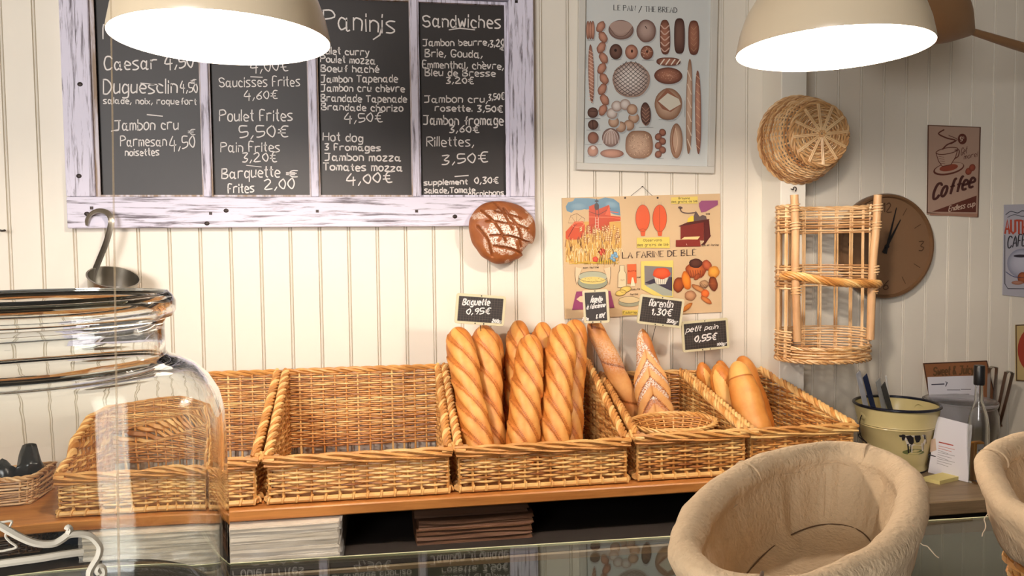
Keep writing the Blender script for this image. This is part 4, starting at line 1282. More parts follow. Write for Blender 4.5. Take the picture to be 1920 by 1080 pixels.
Cc = at(213, 521, -.095)
qm = up_.to_track_quat('Z', 'Y').to_matrix().to_4x4(); qm.translation = Cc
kid(MB().lathe([(.0, -.076), (.03, -.074), (.046, -.066), (.055, -.05), (.060, -.02), (.063, 0), (.066, .001), (.066, .003), (.062, .003), (.058, -.02), (.053, -.048), (.044, -.063), (.03, -.071), (0, -.073)], 56, qm), 'bowl', STEEL, lad)
hk2 = MB().tube([at(0, 432, -.004), at(4, 433, -.02), at(9, 432, -.03)], .003, 6).build('wall_hook', NAIL)
tag(hk2, 'small black hook on the wall at the far left edge', 'hook')
# ---------------------------------------------------------------- framed bread poster
def oriented(name, BLp, BRp, Y):
    BL = at(*BLp, Y); BR = at(*BRp, Y); ex = (BR-BL); w = ex.length; ex.normalize(); n = Vector((0, -1, 0)); ez = n.cross(ex)*1
    if ez.z < 0: ez = -ez
    M_ = Matrix((ex, ez, n)).transposed().to_4x4(); M_.translation = BL
    return M_, w
M_, w = oriented('f', (1079, 319), (1336, 326), -.004)
hgt = .585; bw = .021
ps = empty('framed_poster', 'framed poster titled LE PAIN / THE BREAD with rows of printed breads', 'poster', M_.translation)
FW_ = simple('pale_frame_paint', srgb(206, 202, 192), .5)
for nm, (x0, x1, y0, y1) in dict(frame_bottom=(0, w, 0, bw), frame_top=(0, w, hgt-bw, hgt), frame_left=(0, bw, bw, hgt-bw), frame_right=(w-bw, w, bw, hgt-bw)).items():
    kid(MB().box(x0, x1, y0, y1, 0, .016, M=M_, bev=.0015), nm, FW_, ps, smooth=False)
kid(MB().box(bw-.003, w-bw+.003, bw-.003, hgt-bw+.003, -.003, .006, M=M_), 'paper', simple('poster_paper', srgb(206, 208, 204), .6), ps, smooth=False)
PY = -.0101
A = Art(lambda x, y: at(x, y, PY), NY, conv=lambda x, y: (1040+x/3.1775, y/3.1775), step=.00001, lift=.0004)
A.text('LE PAIN / THE BREAD', 352, 728, 60, 76, 30, 3.0, (52, 50, 52), 0, smooth=False, serif=True, wv=(1.6, 4.6))
c_ = dict(a=((200, 146, 122), (120, 74, 58)), b=((186, 160, 148), (104, 74, 66)), d=((120, 88, 76), (66, 42, 38)), e=((210, 176, 150), (134, 96, 72)), f=((224, 214, 206), (150, 120, 104)), g=((168, 114, 92), (92, 54, 44)))
def sh(cx, cy, rx, ry, rot=0): A.blob(cx+6, cy+8, rx, ry, rot, (150, 152, 152), (186, 188, 187), off=0)
def bl(cx, cy, rx, ry, rot=0, k='a', sq=1.0, wob=0.0, s=True):
    if s: sh(cx, cy, rx, ry, rot)
    A.blob(cx, cy, rx, ry, rot, *c_[k], sq=sq, wob=wob)
for dx in (-14, 1, 15): bl(212+dx, 180, 11, 56, 0, 'a')
for i in range(9):       # plaited long stick
    y = 160+i*62; bl(278+(i % 2)*12-4+i*1.5, y, 24, 36, -28 if i % 2 else 28, 'a', wob=.04)
bl(217, 440, 17, 176, -1.5, 'a')
for i in range(15): A.line([(203, 300+i*21), (230, 318+i*21)], 4, (226, 190, 168))
bl(395, 178, 75, 58, 3, 'b'); A.poly(A.ell(395, 160, 68, 36, 3), (176, 150, 138)); A.line(catmull([(328, 165, 0), (365, 212, 0), (420, 212, 0), (464, 160, 0)], 5), 4, (110, 82, 72))
bl(545, 185, 58, 68, 0, 'b', wob=.01); A.line([(540, 158), (548, 170)], 6, (70, 46, 40))
bl(657, 222, 31, 104, -1, 'g', .7)
for i in range(5): A.line(catmull([(632, 150+i*34, 0), (655, 172+i*34, 0), (682, 150+i*34, 0)], 4), 7, (202, 168, 150))
bl(743, 215, 32, 106, 0, 'd', .6); bl(828, 225, 33, 103, 0, 'g', .65)
for i in range(5): A.line([(812, 160+i*32), (828, 178+i*32), (844, 158+i*32)], 2.5, (190, 150, 112))
bl(364, 308, 38, 46, 0, 'd'); A.poly(A.ell(362, 300, 8, 9), (50, 36, 34))
bl(457, 310, 38, 44, 0, 'a'); A.poly(A.ell(460, 305, 6, 10), (60, 36, 30))
bl(549, 314, 38, 42, 0, 'g')
rr_ = random.Random(2)
for i in range(36):
    a = rr_.uniform(0, 6.28); q = rr_.uniform(8, 32); A.poly(A.ell(549+q*math.cos(a), 314+q*math.sin(a), 2.4, 1.5, a*57, 6), (226, 190, 164))
A.poly(A.ell(550, 308, 7, 8), (70, 44, 38))
# chequered round loaf
bl(455, 476, 112, 106, 0, 'f', wob=.015)
for s_, tl in ((1, 40), (-1, -38)):
    for i in range(-5, 6):
        o = i*19; pts = []
        for q in np.linspace(-1, 1, 9):
            L = math.sqrt(max(0, 1-(o/106)**2))*102; x, y = q*L, o+6*math.cos(q*2)
            t = math.radians(tl); pts.append((452+x*math.cos(t)-y*math.sin(t), 470+x*math.sin(t)+y*math.cos(t)))
        A.line(pts, 3.2, (62, 50, 50))
bl(677, 368, 72, 25, 1, 'g', .8)
for i in range(4): A.line([(630+i*32, 384), (652+i*32, 354)], 9, (232, 218, 200))
bl(676, 452, 84, 50, 2, 'g')
for i in range(60):
    a = rr_.uniform(0, 6.28); q = rr_.uniform(0, .85); A.poly(A.ell(676+74*q*math.cos(a), 450+40*q*math.sin(a), 2, 1.6, 0, 5), (222, 176, 148))
bl(800, 635, 19, 284, .8, 'e', .9)
for i in range(6): A.line([(790, 420+i*82), (812, 480+i*82)], 7, (226, 204, 182))
bl(853, 670, 18, 250, -.6, 'a', .9)
for i in range(10): A.line([(842, 450+i*46), (864, 474+i*46)], 3, (226, 186, 150))
bl(676, 622, 82, 96, 4, 'e', wob=.01)
A.poly([(606, 602), (668, 528), (740, 590), (745, 628), (690, 668), (640, 650)], (150, 100, 78)); A.poly([(616, 604), (672, 556), (738, 590), (750, 622), (684, 660)], (216, 208, 190))
for k in range(8):
    a = k*PI/4+.2; bl(405+66*math.cos(a), 690+68*math.sin(a), 32, 32, 0, 'f' if k in (4, 5, 6) else 'e')
bl(541, 680, 31, 70, -3, 'd')
for i in range(5): A.line([(520, 640+i*22), (541, 662+i*22), (562, 642+i*22)], 4, (176, 134, 112))
bl(226, 672, 32, 32, 0, 'd'); bl(228, 744, 31, 30, 0, 'd'); bl(228, 822, 33, 36, 0, 'g'); bl(226, 900, 32, 34, 0, 'a')
A.line([(205, 662), (246, 664)], 3, (60, 34, 34)); A.line([(226, 716), (228, 770)], 4, (50, 28, 28)); A.poly(A.ell(228, 882, 12, 10), (222, 200, 188))
bl(333, 820, 52, 56, 0, 'b')
for i in range(6): A.line(catmull([(333, 770, 0), (333+(i-2.5)*14, 800, 0), (333+(i-2.5)*19, 858, 0)], 4), 3, (222, 206, 196))
bl(340, 915, 70, 26, 1, 'a')
bl(502, 862, 82, 84, 0, 'e', .75, .01)
for i in range(110): A.poly(A.ell(rr_.uniform(442, 562), rr_.uniform(800, 930), 2.6, 1.8, rr_.uniform(0, 180), 5), rr_.choice([(120, 82, 60), (232, 204, 170)]))
for i in range(6):
    bl(615 if i % 2 else 640, 790+i*26, 20, 22, 30 if i % 2 else -30, 'g', s=False)
bl(722, 840, 38, 104, 0, 'e'); A.line(catmull([(712, 755, 0), (698, 840, 0), (712, 915, 0)], 5), 5, (142, 90, 62)); A.line(catmull([(716, 765, 0), (730, 840, 0), (718, 905, 0)], 5), 4, (226, 196, 168))
for (x, y, L) in ((190, 241, 45), (336, 356, 60), (518, 360, 70), (180, 708, 90), (188, 776, 82), (180, 862, 98), (198, 932, 50), (500, 760, 84), (618, 713, 102), (612, 944, 36), (698, 944, 42), (465, 945, 78)):
    A.line([(x, y), (x+L, y)], 2.0, (120, 120, 122))
for (x, y, L) in ((188, 325, 82), (254, 425, 96), (828, 565, 46), (772, 600, 98)): A.line([(x, y), (x, y+L)], 2.0, (140, 140, 142))
A.build('printed_breads', PRINTG, ps)

# ---------------------------------------------------------------- old school chart LA FARINE DE BLÉ
FY = -.006
ch = empty('flour_chart', 'old beige card chart titled LA FARINE DE BLÉ with coloured pictures', 'poster', at(1205, 480, FY))
card = [at(1054, 371, FY), at(1350, 363, FY), at(1353, 585, FY), at(1059, 598, FY)]
mb = MB(); vs_ = [tuple(p) for p in card]+[tuple(p+Vector((0, .004, 0))) for p in card]
mb.add(vs_, [(0, 3, 2, 1), (4, 5, 6, 7), (0, 1, 5, 4), (1, 2, 6, 5), (2, 3, 7, 6), (3, 0, 4, 7)])
kid(mb, 'card', simple('aged_card', srgb(206, 176, 136), .75, var=.06, bscale=40, bump=.1), ch, smooth=False)
A = Art(lambda x, y: at(x, y, FY), NY, conv=lambda x, y: (1040+x/3.1775, 340+y/3.1775), step=.00001, lift=.0003)
blk = (52, 40, 40)
sky = [(66, 150), (80, 125), (110, 118), (120, 100), (200, 100), (260, 108), (300, 96), (350, 104), (385, 130), (392, 205), (350, 196), (300, 170), (250, 160), (190, 168), (150, 160), (130, 158), (100, 188), (72, 176)]
A.poly(sky, (96, 132, 152)); A.blob(140, 150, 50, 22, 0, (120, 150, 166), (96, 132, 152)); A.blob(340, 140, 44, 22, 10, (126, 156, 172), (96, 132, 152))
A.poly([(66, 480), (64, 300), (120, 240), (395, 240), (398, 380), (384, 470), (330, 495), (200, 488), (120, 492)], (206, 160, 84))
A.line([(80, 248), (96, 205), (132, 192), (178, 222), (172, 250)], 3, (120, 84, 60), closed=True)
for p in ((100, 210), (132, 192), (160, 215)): A.line([p, (128, 250)], 2, (120, 84, 60))
A.poly([(204, 215), (204, 150), (240, 135), (262, 165), (300, 150), (322, 140), (332, 205), (392, 210), (392, 236), (325, 242), (328, 300), (204, 280)], (186, 70, 40))
A.poly([(66, 340), (66, 300), (100, 262), (118, 240), (168, 238), (180, 262), (180, 310), (150, 345), (80, 350)], (196, 76, 42))
A.poly([(190, 262), (240, 250), (248, 310), (190, 312)], (176, 62, 38))
A.line([(204, 180), (262, 200), (332, 160)], 4, (88, 40, 34)); A.line([(240, 135), (246, 212)], 4, (60, 44, 44)); A.line([(262, 140), (262, 215)], 4, (80, 50, 46)); A.line([(206, 212), (330, 214)], 5, (226, 120, 84))
A.line([(243, 215), (243, 300)], 3, (240, 214, 190)); A.line([(260, 215), (260, 300)], 3, (240, 214, 190))
for i in range(5): A.line([(243, 230+i*16), (260, 230+i*16)], 2, (240, 214, 190))
A.line([(82, 330), (120, 262), (132, 258)], 5, (120, 44, 32)); A.line(A.ell(140, 258, 34, 15, -8), 4, (232, 130, 92), closed=True)
A.poly(A.ell(250, 150, 14, 22), (60, 52, 56)); A.poly(A.ell(250, 118, 12, 6), (50, 44, 50)); A.line([(250, 104), (250, 130)], 4, (50, 44, 50)); A.line([(318, 180), (378, 186)], 6, (220, 98, 66)); A.line([(330, 214), (392, 222)], 7, (222, 96, 60)); A.poly([(300, 200), (326, 142), (334, 205)], (216, 96, 64))
rr_ = random.Random(5)
for i in range(260):       # the wheat field
    x = rr_.uniform(68, 392); y = rr_.uniform(270 if x > 150 else 330, 470); L = rr_.uniform(16, 46)
    cc_ = rr_.choice([(232, 196, 140), (196, 140, 72), (124, 72, 48), (150, 96, 60), (242, 214, 160), (104, 62, 52), (214, 166, 92)])
    A.line([(x, y), (x+rr_.uniform(-8, 8), y+L)], rr_.uniform(2.2, 4.4), cc_)
for i in range(46):
    x = rr_.uniform(150, 390); y = rr_.uniform(262, 350)
    for q in range(5): A.poly(A.ell(x+(q % 2)*5-2, y+q*6, 3.4, 4.6, 20 if q % 2 else -20, 7), (234, 200, 150) if q % 2 else (170, 116, 74))
for i in range(20):
    x = rr_.uniform(80, 380); A.line(catmull([(x, 480, 0), (x+rr_.uniform(-6, 6), 430, 0), (x+rr_.uniform(8, 24), 400, 0), (x+rr_.uniform(14, 34), 440, 0)], 4), 3, rr_.choice([(244, 218, 170), (236, 200, 120)]))
for i in range(14): A.line([(rr_.uniform(70, 390), 470), (rr_.uniform(70, 390), 492)], 3, (226, 186, 70))
for (x, y, r) in ((281, 420, 22), (241, 464, 17)): A.blob(x, y, r, r*.95, 0, (222, 92, 66), (168, 44, 36), wob=.08)
for (x, y) in ((345, 442), (360, 430), (338, 458), (352, 468), (366, 446)): A.blob(x, y, 11, 10, 0, (138, 176, 196), (72, 120, 156), wob=.12)
for i in range(8): A.line([(262+i*14, 495), (268+i*13, 452+rr_.uniform(0, 22))], 3, (76, 84, 60))
for cx in (523, 624):
    A.poly([(cx-20, 282), (cx-13, 300), (cx-9, 325), (cx+12, 325), (cx+15, 300), (cx+24, 280)], (208, 88, 50)); A.poly(A.ell(cx, 220, 42, 80), (210, 90, 52))
    A.line(A.ell(cx, 220, 42, 80), 2, (120, 60, 44), closed=True); A.line([(cx-10, 142), (cx-4, 122), (cx+2, 140), (cx+8, 120), (cx+12, 143)], 2.4, (170, 150, 130))
A.line([(624, 150), (622, 300)], 2.4, (130, 58, 40)); A.line([(500, 290), (523, 283), (548, 290)], 2, (130, 58, 40))
A.poly([(488, 336), (682, 332), (684, 398), (488, 396)], (222, 196, 96)); A.poly([(692, 96), (850, 90), (850, 132), (692, 134)], (222, 198, 104))
A.text('Observons', 526, 636, 358, 356, 14, 2.2, blk, 0); A.text('des grains de blé', 490, 674, 387, 383, 15, 2.2, blk, 0)
A.text('Broyons', 736, 802, 106, 106, 11, 2, blk, 0); A.text('des grains de blé', 694, 846, 128, 124, 12, 2, blk, 0)
A.poly([(858, 130), (872, 116), (970, 114), (970, 140), (900, 180), (872, 186), (858, 150)], (146, 82, 116))
A.line(catmull([(745, 160, 0), (756, 182, 0), (790, 190, 0), (836, 186, 0)], 5), 6, (96, 76, 72)); A.poly(A.ell(747, 157, 14, 7, 10), (96, 76, 72))
A.poly([(786, 252), (792, 222), (812, 206), (828, 208), (826, 254)], (226, 196, 70)); A.poly([(826, 258), (826, 208), (838, 176), (850, 192), (862, 210), (880, 200), (900, 208), (906, 236), (890, 250)], (96, 80, 76))
A.poly([(734, 268), (788, 244), (920, 224), (918, 232), (908, 250), (770, 272)], (84, 40, 36)); A.poly([(748, 268), (886, 244), (886, 352), (748, 345)], (120, 46, 38)); A.poly([(886, 246), (918, 234), (926, 330), (888, 372)], (88, 36, 34))
A.poly([(720, 350), (862, 344), (868, 388), (720, 390)], (128, 46, 38)); A.poly([(752, 346), (770, 332), (864, 328), (850, 346)], (232, 200, 140)); A.line([(782, 372), (786, 380)], 3, (230, 210, 190))
A.poly([(888, 360), (922, 330), (922, 322), (930, 322), (892, 378), (868, 380)], (76, 34, 32))
A.text('blé', 900, 922, 198, 198, 10, 1.8, blk, 0); A.text('son et farine', 874, 974, 386, 384, 12, 1.8, blk, 0)
A.text('LA FARINE DE BLÉ', 402, 838, 458, 440, 34, 3, (58, 42, 44), 0, smooth=False, serif=True, wv=(1.8, 5.2))
A.text('son+farine', 168, 260, 520, 516, 11, 1.8, blk, 0)
A.poly(A.ell(225, 600, 88, 42), (148, 152, 130)); A.poly(A.ell(226, 568, 86, 32), (172, 174, 150)); A.poly(A.ell(226, 590, 76, 22), (222, 196, 120))
A.line(A.ell(226, 568, 86, 32), 2, blk, closed=True); A.line(A.ell(225, 600, 88, 42, a0=0, a1=180), 2, blk)
for s_ in (-1, 1):
    A.poly([(226+s_*104, 510), (226+s_*66, 520), (226+s_*78, 552), (226+s_*92, 600), (226+s_*100, 616), (226+s_*106, 560)], (224, 196, 160)); A.line([(226+s_*104, 510), (226+s_*106, 560), (226+s_*98, 614)], 2, blk)
for i in range(20): A.poly(A.ell(226+rr_.uniform(-60, 60), 588+rr_.uniform(-12, 12), 2, 1.6, 0, 5), (110, 84, 50))
A.poly([(128, 656), (330, 652), (354, 752), (102, 766)], (142, 66, 104)); A.poly([(128, 702), (150, 684), (190, 680), (190, 726), (150, 718)], (224, 196, 158))
A.poly([(374, 632), (376, 552), (386, 530), (386, 500), (412, 500), (412, 530), (424, 552), (424, 632)], (222, 200, 162)); A.line([(374, 632), (376, 552), (386, 530), (386, 500), (412, 500), (412, 530), (424, 552), (424, 632)], 2, blk, closed=True)
A.poly([(430, 494), (484, 492), (486, 606), (432, 610)], (214, 102, 60)); A.poly([(450, 624), (458, 572), (466, 572), (478, 624)], (232, 214, 180))
A.text('lait', 392, 414, 592, 592, 11, 1.6, (140, 120, 90), 0); A.text('sucre', 436, 482, 538, 537, 9, 1.8, (120, 40, 30), 0); A.text('sel', 490, 508, 574, 574, 8, 1.8, blk, 0)
for (x, y, r) in ((420, 643, 34), (392, 664, 32)): A.blob(x, y, r, r*.52, -12, (226, 200, 110), (202, 168, 84)); A.line(A.ell(x, y, r, r*.52, -12), 1.8, blk, closed=True)
A.text('oeufs', 456, 506, 648, 645, 11, 1.8, blk, 0); A.text('farine', 446, 494, 678, 676, 11, 1.8, blk, 0)
A.poly(A.ell(442, 722, 64, 24), (150, 148, 124)); A.poly(A.ell(442, 706, 62, 20), (206, 184, 140)); A.line(A.ell(442, 706, 62, 20), 2, blk, closed=True)
A.poly([(402, 768), (500, 766), (500, 794), (402, 796)], (222, 194, 92)); A.text('Fabriquons', 406, 540, 788, 786, 13, 2.2, blk, 0)
A.poly([(512, 476), (704, 470), (704, 690), (600, 684), (514, 640)], (222, 202, 110)); A.poly([(532, 502), (698, 512), (698, 680), (534, 616)], (126, 120, 118)); A.poly([(534, 604), (600, 574), (698, 570), (698, 652)], (64, 58, 70)); A.poly([(540, 622), (592, 606), (698, 656), (698, 682), (640, 680)], (160, 164, 150))
A.poly([(592, 572), (600, 608), (612, 614), (660, 612), (676, 572)], (216, 210, 190))
for i in range(6): A.line([(600+i*14, 574), (606+i*11, 610)], 2.4, (110, 104, 100))
A.blob(635, 548, 52, 34, 0, (224, 96, 56), (196, 70, 40), wob=.04)
for (x, y, rx, ry, r, k0, k1) in ((838, 530, 62, 48, 0, (196, 104, 54), (120, 48, 28)), (838, 488, 40, 28, 0, (96, 56, 44), (52, 28, 26)), (905, 500, 26, 34, -30, (190, 96, 60), (120, 50, 36)), (945, 540, 34, 36, 20, (228, 164, 70), (180, 104, 40)),
   (736, 616, 32, 46, 10, (170, 84, 40), (92, 38, 24)), (782, 590, 26, 56, -12, (236, 140, 50), (176, 84, 30)), (942, 610, 26, 44, -10, (150, 80, 46), (84, 38, 28)), (888, 612, 28, 24, 0, (190, 150, 110), (120, 84, 60)), (858, 640, 50, 16, 28, (206, 140, 84), (120, 66, 40)),
   (894, 668, 24, 24, 0, (232, 120, 56), (176, 70, 34)), (806, 680, 34, 30, 0, (200, 150, 110), (132, 86, 58)), (900, 706, 38, 15, 34, (206, 124, 66), (140, 70, 36)), (786, 750, 40, 14, -40, (208, 132, 60), (150, 84, 40)), (846, 568, 24, 14, -50, (180, 90, 50), (110, 50, 30))):
    A.blob(x, y, rx, ry, r, k0, k1, wob=.03)
for i in range(5): A.line([(862+i*8, 626+i*3), (874+i*8, 606+i*3)], 2.4, (60, 40, 40))
for i in range(7): A.line(catmull([(790+i*15, 530, 0), (796+i*14, 552, 0), (806+i*11, 574, 0)], 3), 3, (106, 46, 28))
A.build('printed_pictures', PRINTG, ch)
nl = at(1204, 350, -.002)
mb = MB(); mb.tube([at(1183, 367, -.007), nl+Vector((0, -.004, 0)), at(1223, 367, -.007)], .0007, 5); mb.tube([nl+Vector((0, .003, 0)), nl+Vector((0, -.007, 0))], .0016, 8)
kid(mb, 'hanging_string', NAIL, ch)
for (x, y) in ((1172, 371), (1233, 371)):
    mb = MB().lathe([(0, .0012), (.003, .001), (.0032, 0)], 10, Matrix.Translation(at(x, y, FY-.0001)) @ Matrix.Rotation(PI/2, 4, 'X'))
    kid(mb, 'eyelet', NAIL, ch)

# ---------------------------------------------------------------- enamel signs on the right
def sign(name, corners, Y, colr, label, th=.002, rough=.45, edge=None):
    P = [at(x, y, Y) for x, y in corners]; root = empty(name, label, 'sign', sum(P, Vector())/4)
    mb = MB(); mb.add([tuple(p) for p in P]+[tuple(p+Vector((0, th, 0))) for p in P], [(0, 3, 2, 1), (4, 5, 6, 7), (0, 1, 5, 4), (1, 2, 6, 5), (2, 3, 7, 6), (3, 0, 4, 7)])
    kid(mb, 'plate', simple(name+'_plate', srgb(*colr), rough, var=.05, bscale=60), root, smooth=False)
    return root
cs = sign('coffee_sign', [(1741, 234), (1839, 238), (1834, 408), (1738, 402)], -.005, (172, 142, 124), 'upright tin sign reading Coffee, Endless cup, above the brown wall clock')
A = Art(lambda x, y: at(x, y, -.005), NY, conv=lambda x, y: (1700+x/3.177, 220+y/3.177), step=.00001, lift=.0003)
br = (92, 46, 36); rd = (136, 66, 48)
A.line([(128, 48), (438, 60), (424, 592), (122, 568)], 9, (96, 66, 52), closed=True)
A.line(catmull([(222, 74, 0), (190, 98, 0), (240, 124, 0), (290, 138, 0), (240, 164, 0), (214, 190, 0)], 6), 8, br); A.line(catmull([(250, 108, 0), (300, 132, 0), (262, 160, 0)], 6), 4, br)
A.poly(A.ell(331, 129, 27, 32), br); A.text('5', 320, 331, 142, 142, 24, 4, (206, 180, 160), 0); A.text('c', 334, 342, 126, 126, 14, 2.5, (206, 180, 160), 0)
A.poly(A.ell(250, 306, 94, 36, -12), br); A.poly(A.ell(252, 302, 86, 29, -12), (178, 148, 130)); A.poly(A.ell(250, 300, 56, 20, -10), rd)
A.poly([(174, 212), (190, 262), (212, 290), (262, 280), (290, 240), (304, 190), (250, 184)], (178, 148, 130)); A.line([(174, 212), (190, 262), (212, 292), (262, 282), (290, 240), (304, 190)], 5, br)
A.line(A.ell(240, 200, 66, 18, -10), 5, br, closed=True); A.line(catmull([(286, 196, 0), (312, 196, 0), (306, 232, 0), (284, 246, 0)], 5), 6, br)
for i in range(4): A.line([(190+i*4, 232+i*14), (222+i*2, 238+i*13)], 3, br)
A.text('Get', 322, 356, 226, 214, 42, 3.5, br, 0, .15); A.text('more!', 340, 420, 250, 232, 28, 3.2, br, 0, .15)
for (x, y) in ((368, 322), (390, 300)): A.blob(x, y, 19, 22, 20, (150, 74, 54), (110, 50, 38))
for dx in (0, 3): A.text('Coffee', 150+dx, 392+dx, 490, 412, 88, 13, (72, 38, 34), 0, .28)
A.poly([(150, 562), (416, 466), (412, 566)], br); A.text('Endless cup', 250, 404, 560, 528, 30, 4.5, (206, 180, 160), 0, .2)
A.poly([(140, 572), (420, 574), (420, 592), (136, 584)], (160, 120, 100))
A.build('printed_coffee_cup', PRINT, cs)
c2_ = sign('cafe_sign', [(1883, 384), (2010, 380), (2004, 566), (1880, 553)], -.005, (178, 176, 186), 'pale tin sign with AUTH in red, cut off by the right edge of the photo')
A = Art(lambda x, y: at(x, y, -.005), NY, conv=lambda x, y: (1700+x/3.177, 220+y/3.177), step=.00001, lift=.0003)
A.line(catmull([(590, 580, 0), (620, 560, 0), (660, 570, 0), (690, 556, 0), (720, 570, 0)], 4), 5, (70, 70, 80)); A.line(catmull([(600, 596, 0), (640, 580, 0), (690, 590, 0), (730, 580, 0)], 4), 4, (70, 70, 80))
A.text('AUTH', 586, 716, 690, 694, 78, 15, (180, 76, 58), 0, 0, smooth=False); A.text('CAFE-C', 600, 760, 778, 752, 66, 7, (44, 42, 50), 0, .1)
A.line([(584, 700), (584, 990), (602, 1020), (900, 1024)], 5, (52, 50, 60))
A.blob(690, 870, 92, 88, 0, (196, 196, 210), (136, 138, 158)); A.poly(A.ell(680, 826, 44, 9), (50, 44, 56)); A.line(catmull([(590, 920, 0), (640, 950, 0), (720, 956, 0)], 4), 5, (80, 86, 120)); A.blob(690, 956, 30, 34, 0, (172, 98, 62), (120, 56, 36)); A.blob(660, 985, 36, 12, 0, (178, 130, 110), (150, 96, 76))
A.build('printed_cafe_cup', PRINT, c2_)
c3_ = sign('yellow_sign', [(1904, 609), (2010, 604), (2010, 722), (1905, 714)], -.005, (196, 172, 118), 'yellow tin sign with a red disc at the right edge of the photo')
A = Art(lambda x, y: at(x, y, -.005), NY, step=.00001, lift=.0003)
A.line([(1905, 610), (2010, 605), (2010, 721), (1906, 713)], 3, (92, 70, 48), closed=True); A.poly(A.ell(1944, 656, 36, 46), (164, 62, 44)); A.text('C', 1926, 1950, 672, 672, 26, 4, (226, 206, 180), 0)
A.build('red_disc', PRINT, c3_)
# leaning brown sign with a sheet of paper in front
c4_ = sign('brown_sign', [(1731, 681), (1850, 676), (1880, 800), (1752, 800)], -.028, (142, 92, 58), 'brown tin sign leaning on the wall behind the glass container')
A = Art(lambda x, y: at(x, y, -.028), NY, step=.00001, lift=.0003)
A.line([(1732, 682), (1850, 677), (1878, 798), (1752, 798)], 2.5, (62, 40, 30), closed=True)
A.text('Sweet & Juicy', 1750, 1825, 704, 700, 15, 2.8, (96, 70, 44), 0, .1)
A.build('sign_lettering', PRINT, c4_)
sp = MB(); Pq = [at(x, y, -.036) for x, y in ((1739, 707), (1836, 704), (1850, 800), (1746, 800))]
sp.add([tuple(p) for p in Pq]+[tuple(p+Vector((0, .0006, 0))) for p in Pq], [(0, 3, 2, 1), (4, 5, 6, 7), (0, 1, 5, 4), (1, 2, 6, 5), (2, 3, 7, 6), (3, 0, 4, 7)])
lt = empty('letter', 'white printed letter standing in front of the leaning brown sign', 'letter', at(1790, 750, -.036))
kid(sp, 'sheet', PAPER, lt, smooth=False)
A = Art(lambda x, y: at(x, y, -.036), NY, step=.00001, lift=.0003)
A.line([(1747, 721), (1770, 720)], 2.6, (70, 68, 84)); A.line([(1773, 724), (1776, 717), (1773, 716)], 2, (60, 60, 80))
for (x0, x1, y) in ((1776, 1800, 731), (1802, 1820, 730), (1779, 1796, 740), (1798, 1817, 739)): A.line([(x0, y), (x1, y)], 1.5, (110, 106, 118))
A.build('printed_lines', PRINT, lt)

# ---------------------------------------------------------------- things on the worktop at the right
ZW = .9575
by = atz(1683, 888, ZW).y+.072; bx = at(1680, 820, by).x
top = at(1679, 756, by).z-ZW
EN = simple('cream_enamel', srgb(214, 198, 142), .22, var=.03, bscale=20)
RIM = simple('dark_enamel_rim', srgb(24, 26, 40), .25)
bu = empty('enamel_bucket', 'cream enamel bucket with a dark rim and a printed black and white cow', 'bucket', (bx, by, ZW))
R1, R0 = .122, .082
def rb_(z): return R0+(R1-R0)*(z/top)**1.1
MB().lathe([(0, .004), (R0*.92, .004), (R0*1.0, 0), (R0*1.06, .0), (R0*1.07, .008), (R0*1.04, .018), (rb_(.03), .024), (rb_(top*.3), top*.3), (rb_(top*.66), top*.66), (rb_(top*.68)+.002, top*.675), (rb_(top*.70), top*.69), (rb_(top*.72)+.002, top*.705), (rb_(top*.74), top*.72), (R1-.003, top-.022), (R1-.001, top-.004), (R1+.002, top-.003),
            (R1-.004, top-.005), (R1-.006, top-.03), (rb_(top*.5)-.003, top*.5), (R0-.002, .012), (0, .010)], 72).build('bucket_body', EN, bu)
MB().lathe([(R1-.0045, top-.004), (R1-.004, top+.001), (R1, top+.003), (R1+.004, top+.001), (R1+.0045, top-.003), (R1+.002, top-.0055), (R1-.002, top-.0045)], 72).build('rim', RIM, bu)
MB().lathe([(R0*1.055, -.0004), (R0*1.078, .0), (R0*1.078, .004), (R0*1.06, .005)], 64).build('foot_rim', RIM, bu)
for s_ in (-1, 1):
    a = math.radians(180 if s_ < 0 else 20)
    c = Vector((math.cos(a), math.sin(a), 0)); q_ = c.to_track_quat('Z', 'Y').to_matrix().to_4x4(); q_.translation = c*(rb_(top*.84)-.002)+Vector((0, 0, top*.84))
    MB().lathe([(0, .006), (.008, .006), (.014, .003), (.016, 0)], 20, q_).build('handle_ear', EN, bu)
hp = []
for t in np.linspace(0, PI, 30):
    hp.append((-(R1+.006)*math.cos(t), (R1+.030)*math.sin(t)*.35-.0, top*.84-math.sin(t)*.085))
a0 = Vector((-(rb_(top*.84)+.004), 0, top*.84))
h2 = [a0+Vector((-.002, -.004, 0)), a0+Vector((-.012, -.012, -.012)), a0+Vector((-.018, -.018, -.036)), a0+Vector((-.014, -.022, -.062)), a0+Vector((-.002, -.035, -.080))]
for i in range(1, 14):
    t = i/14*PI*.9; r = rb_(top*.5)+.004
    an = PI+t*.0+i/14*PI*.95
    h2.append(Vector((-(math.cos(i/14*PI))*(r), r*math.sin(i/14*PI)+0.004, top*.84-.080+.0*i)))
MB().tube(catmull(h2, 4), .0016, 6).build('bail_handle', NAIL, bu)
def onbucket(x, y):
    d = ray(x, y); p = at(x, y, by)
    lo = (p-CAM).length/d.length
    t = lo-.2
    for i in range(60):
        if t > lo: break
        q = CAM+d*t; r = math.hypot(q.x-bx, q.y-by); rr0 = rb_(max(0, q.z-ZW))
        if r <= rr0+.0009: break
        t += max(.0004, (r-rr0)*.6)
    return q
A = Art(onbucket, NY, conv=lambda x, y: (1560+x/3.6, 640+y/3.6), step=.00001, lift=.0004)
A.poly(A.ell(548, 748, 74, 18, 0, 20), (118, 124, 74)); A.poly(A.ell(556, 738, 56, 12, 0, 16), (92, 104, 58))
W = (226, 218, 206); K = (30, 26, 30)
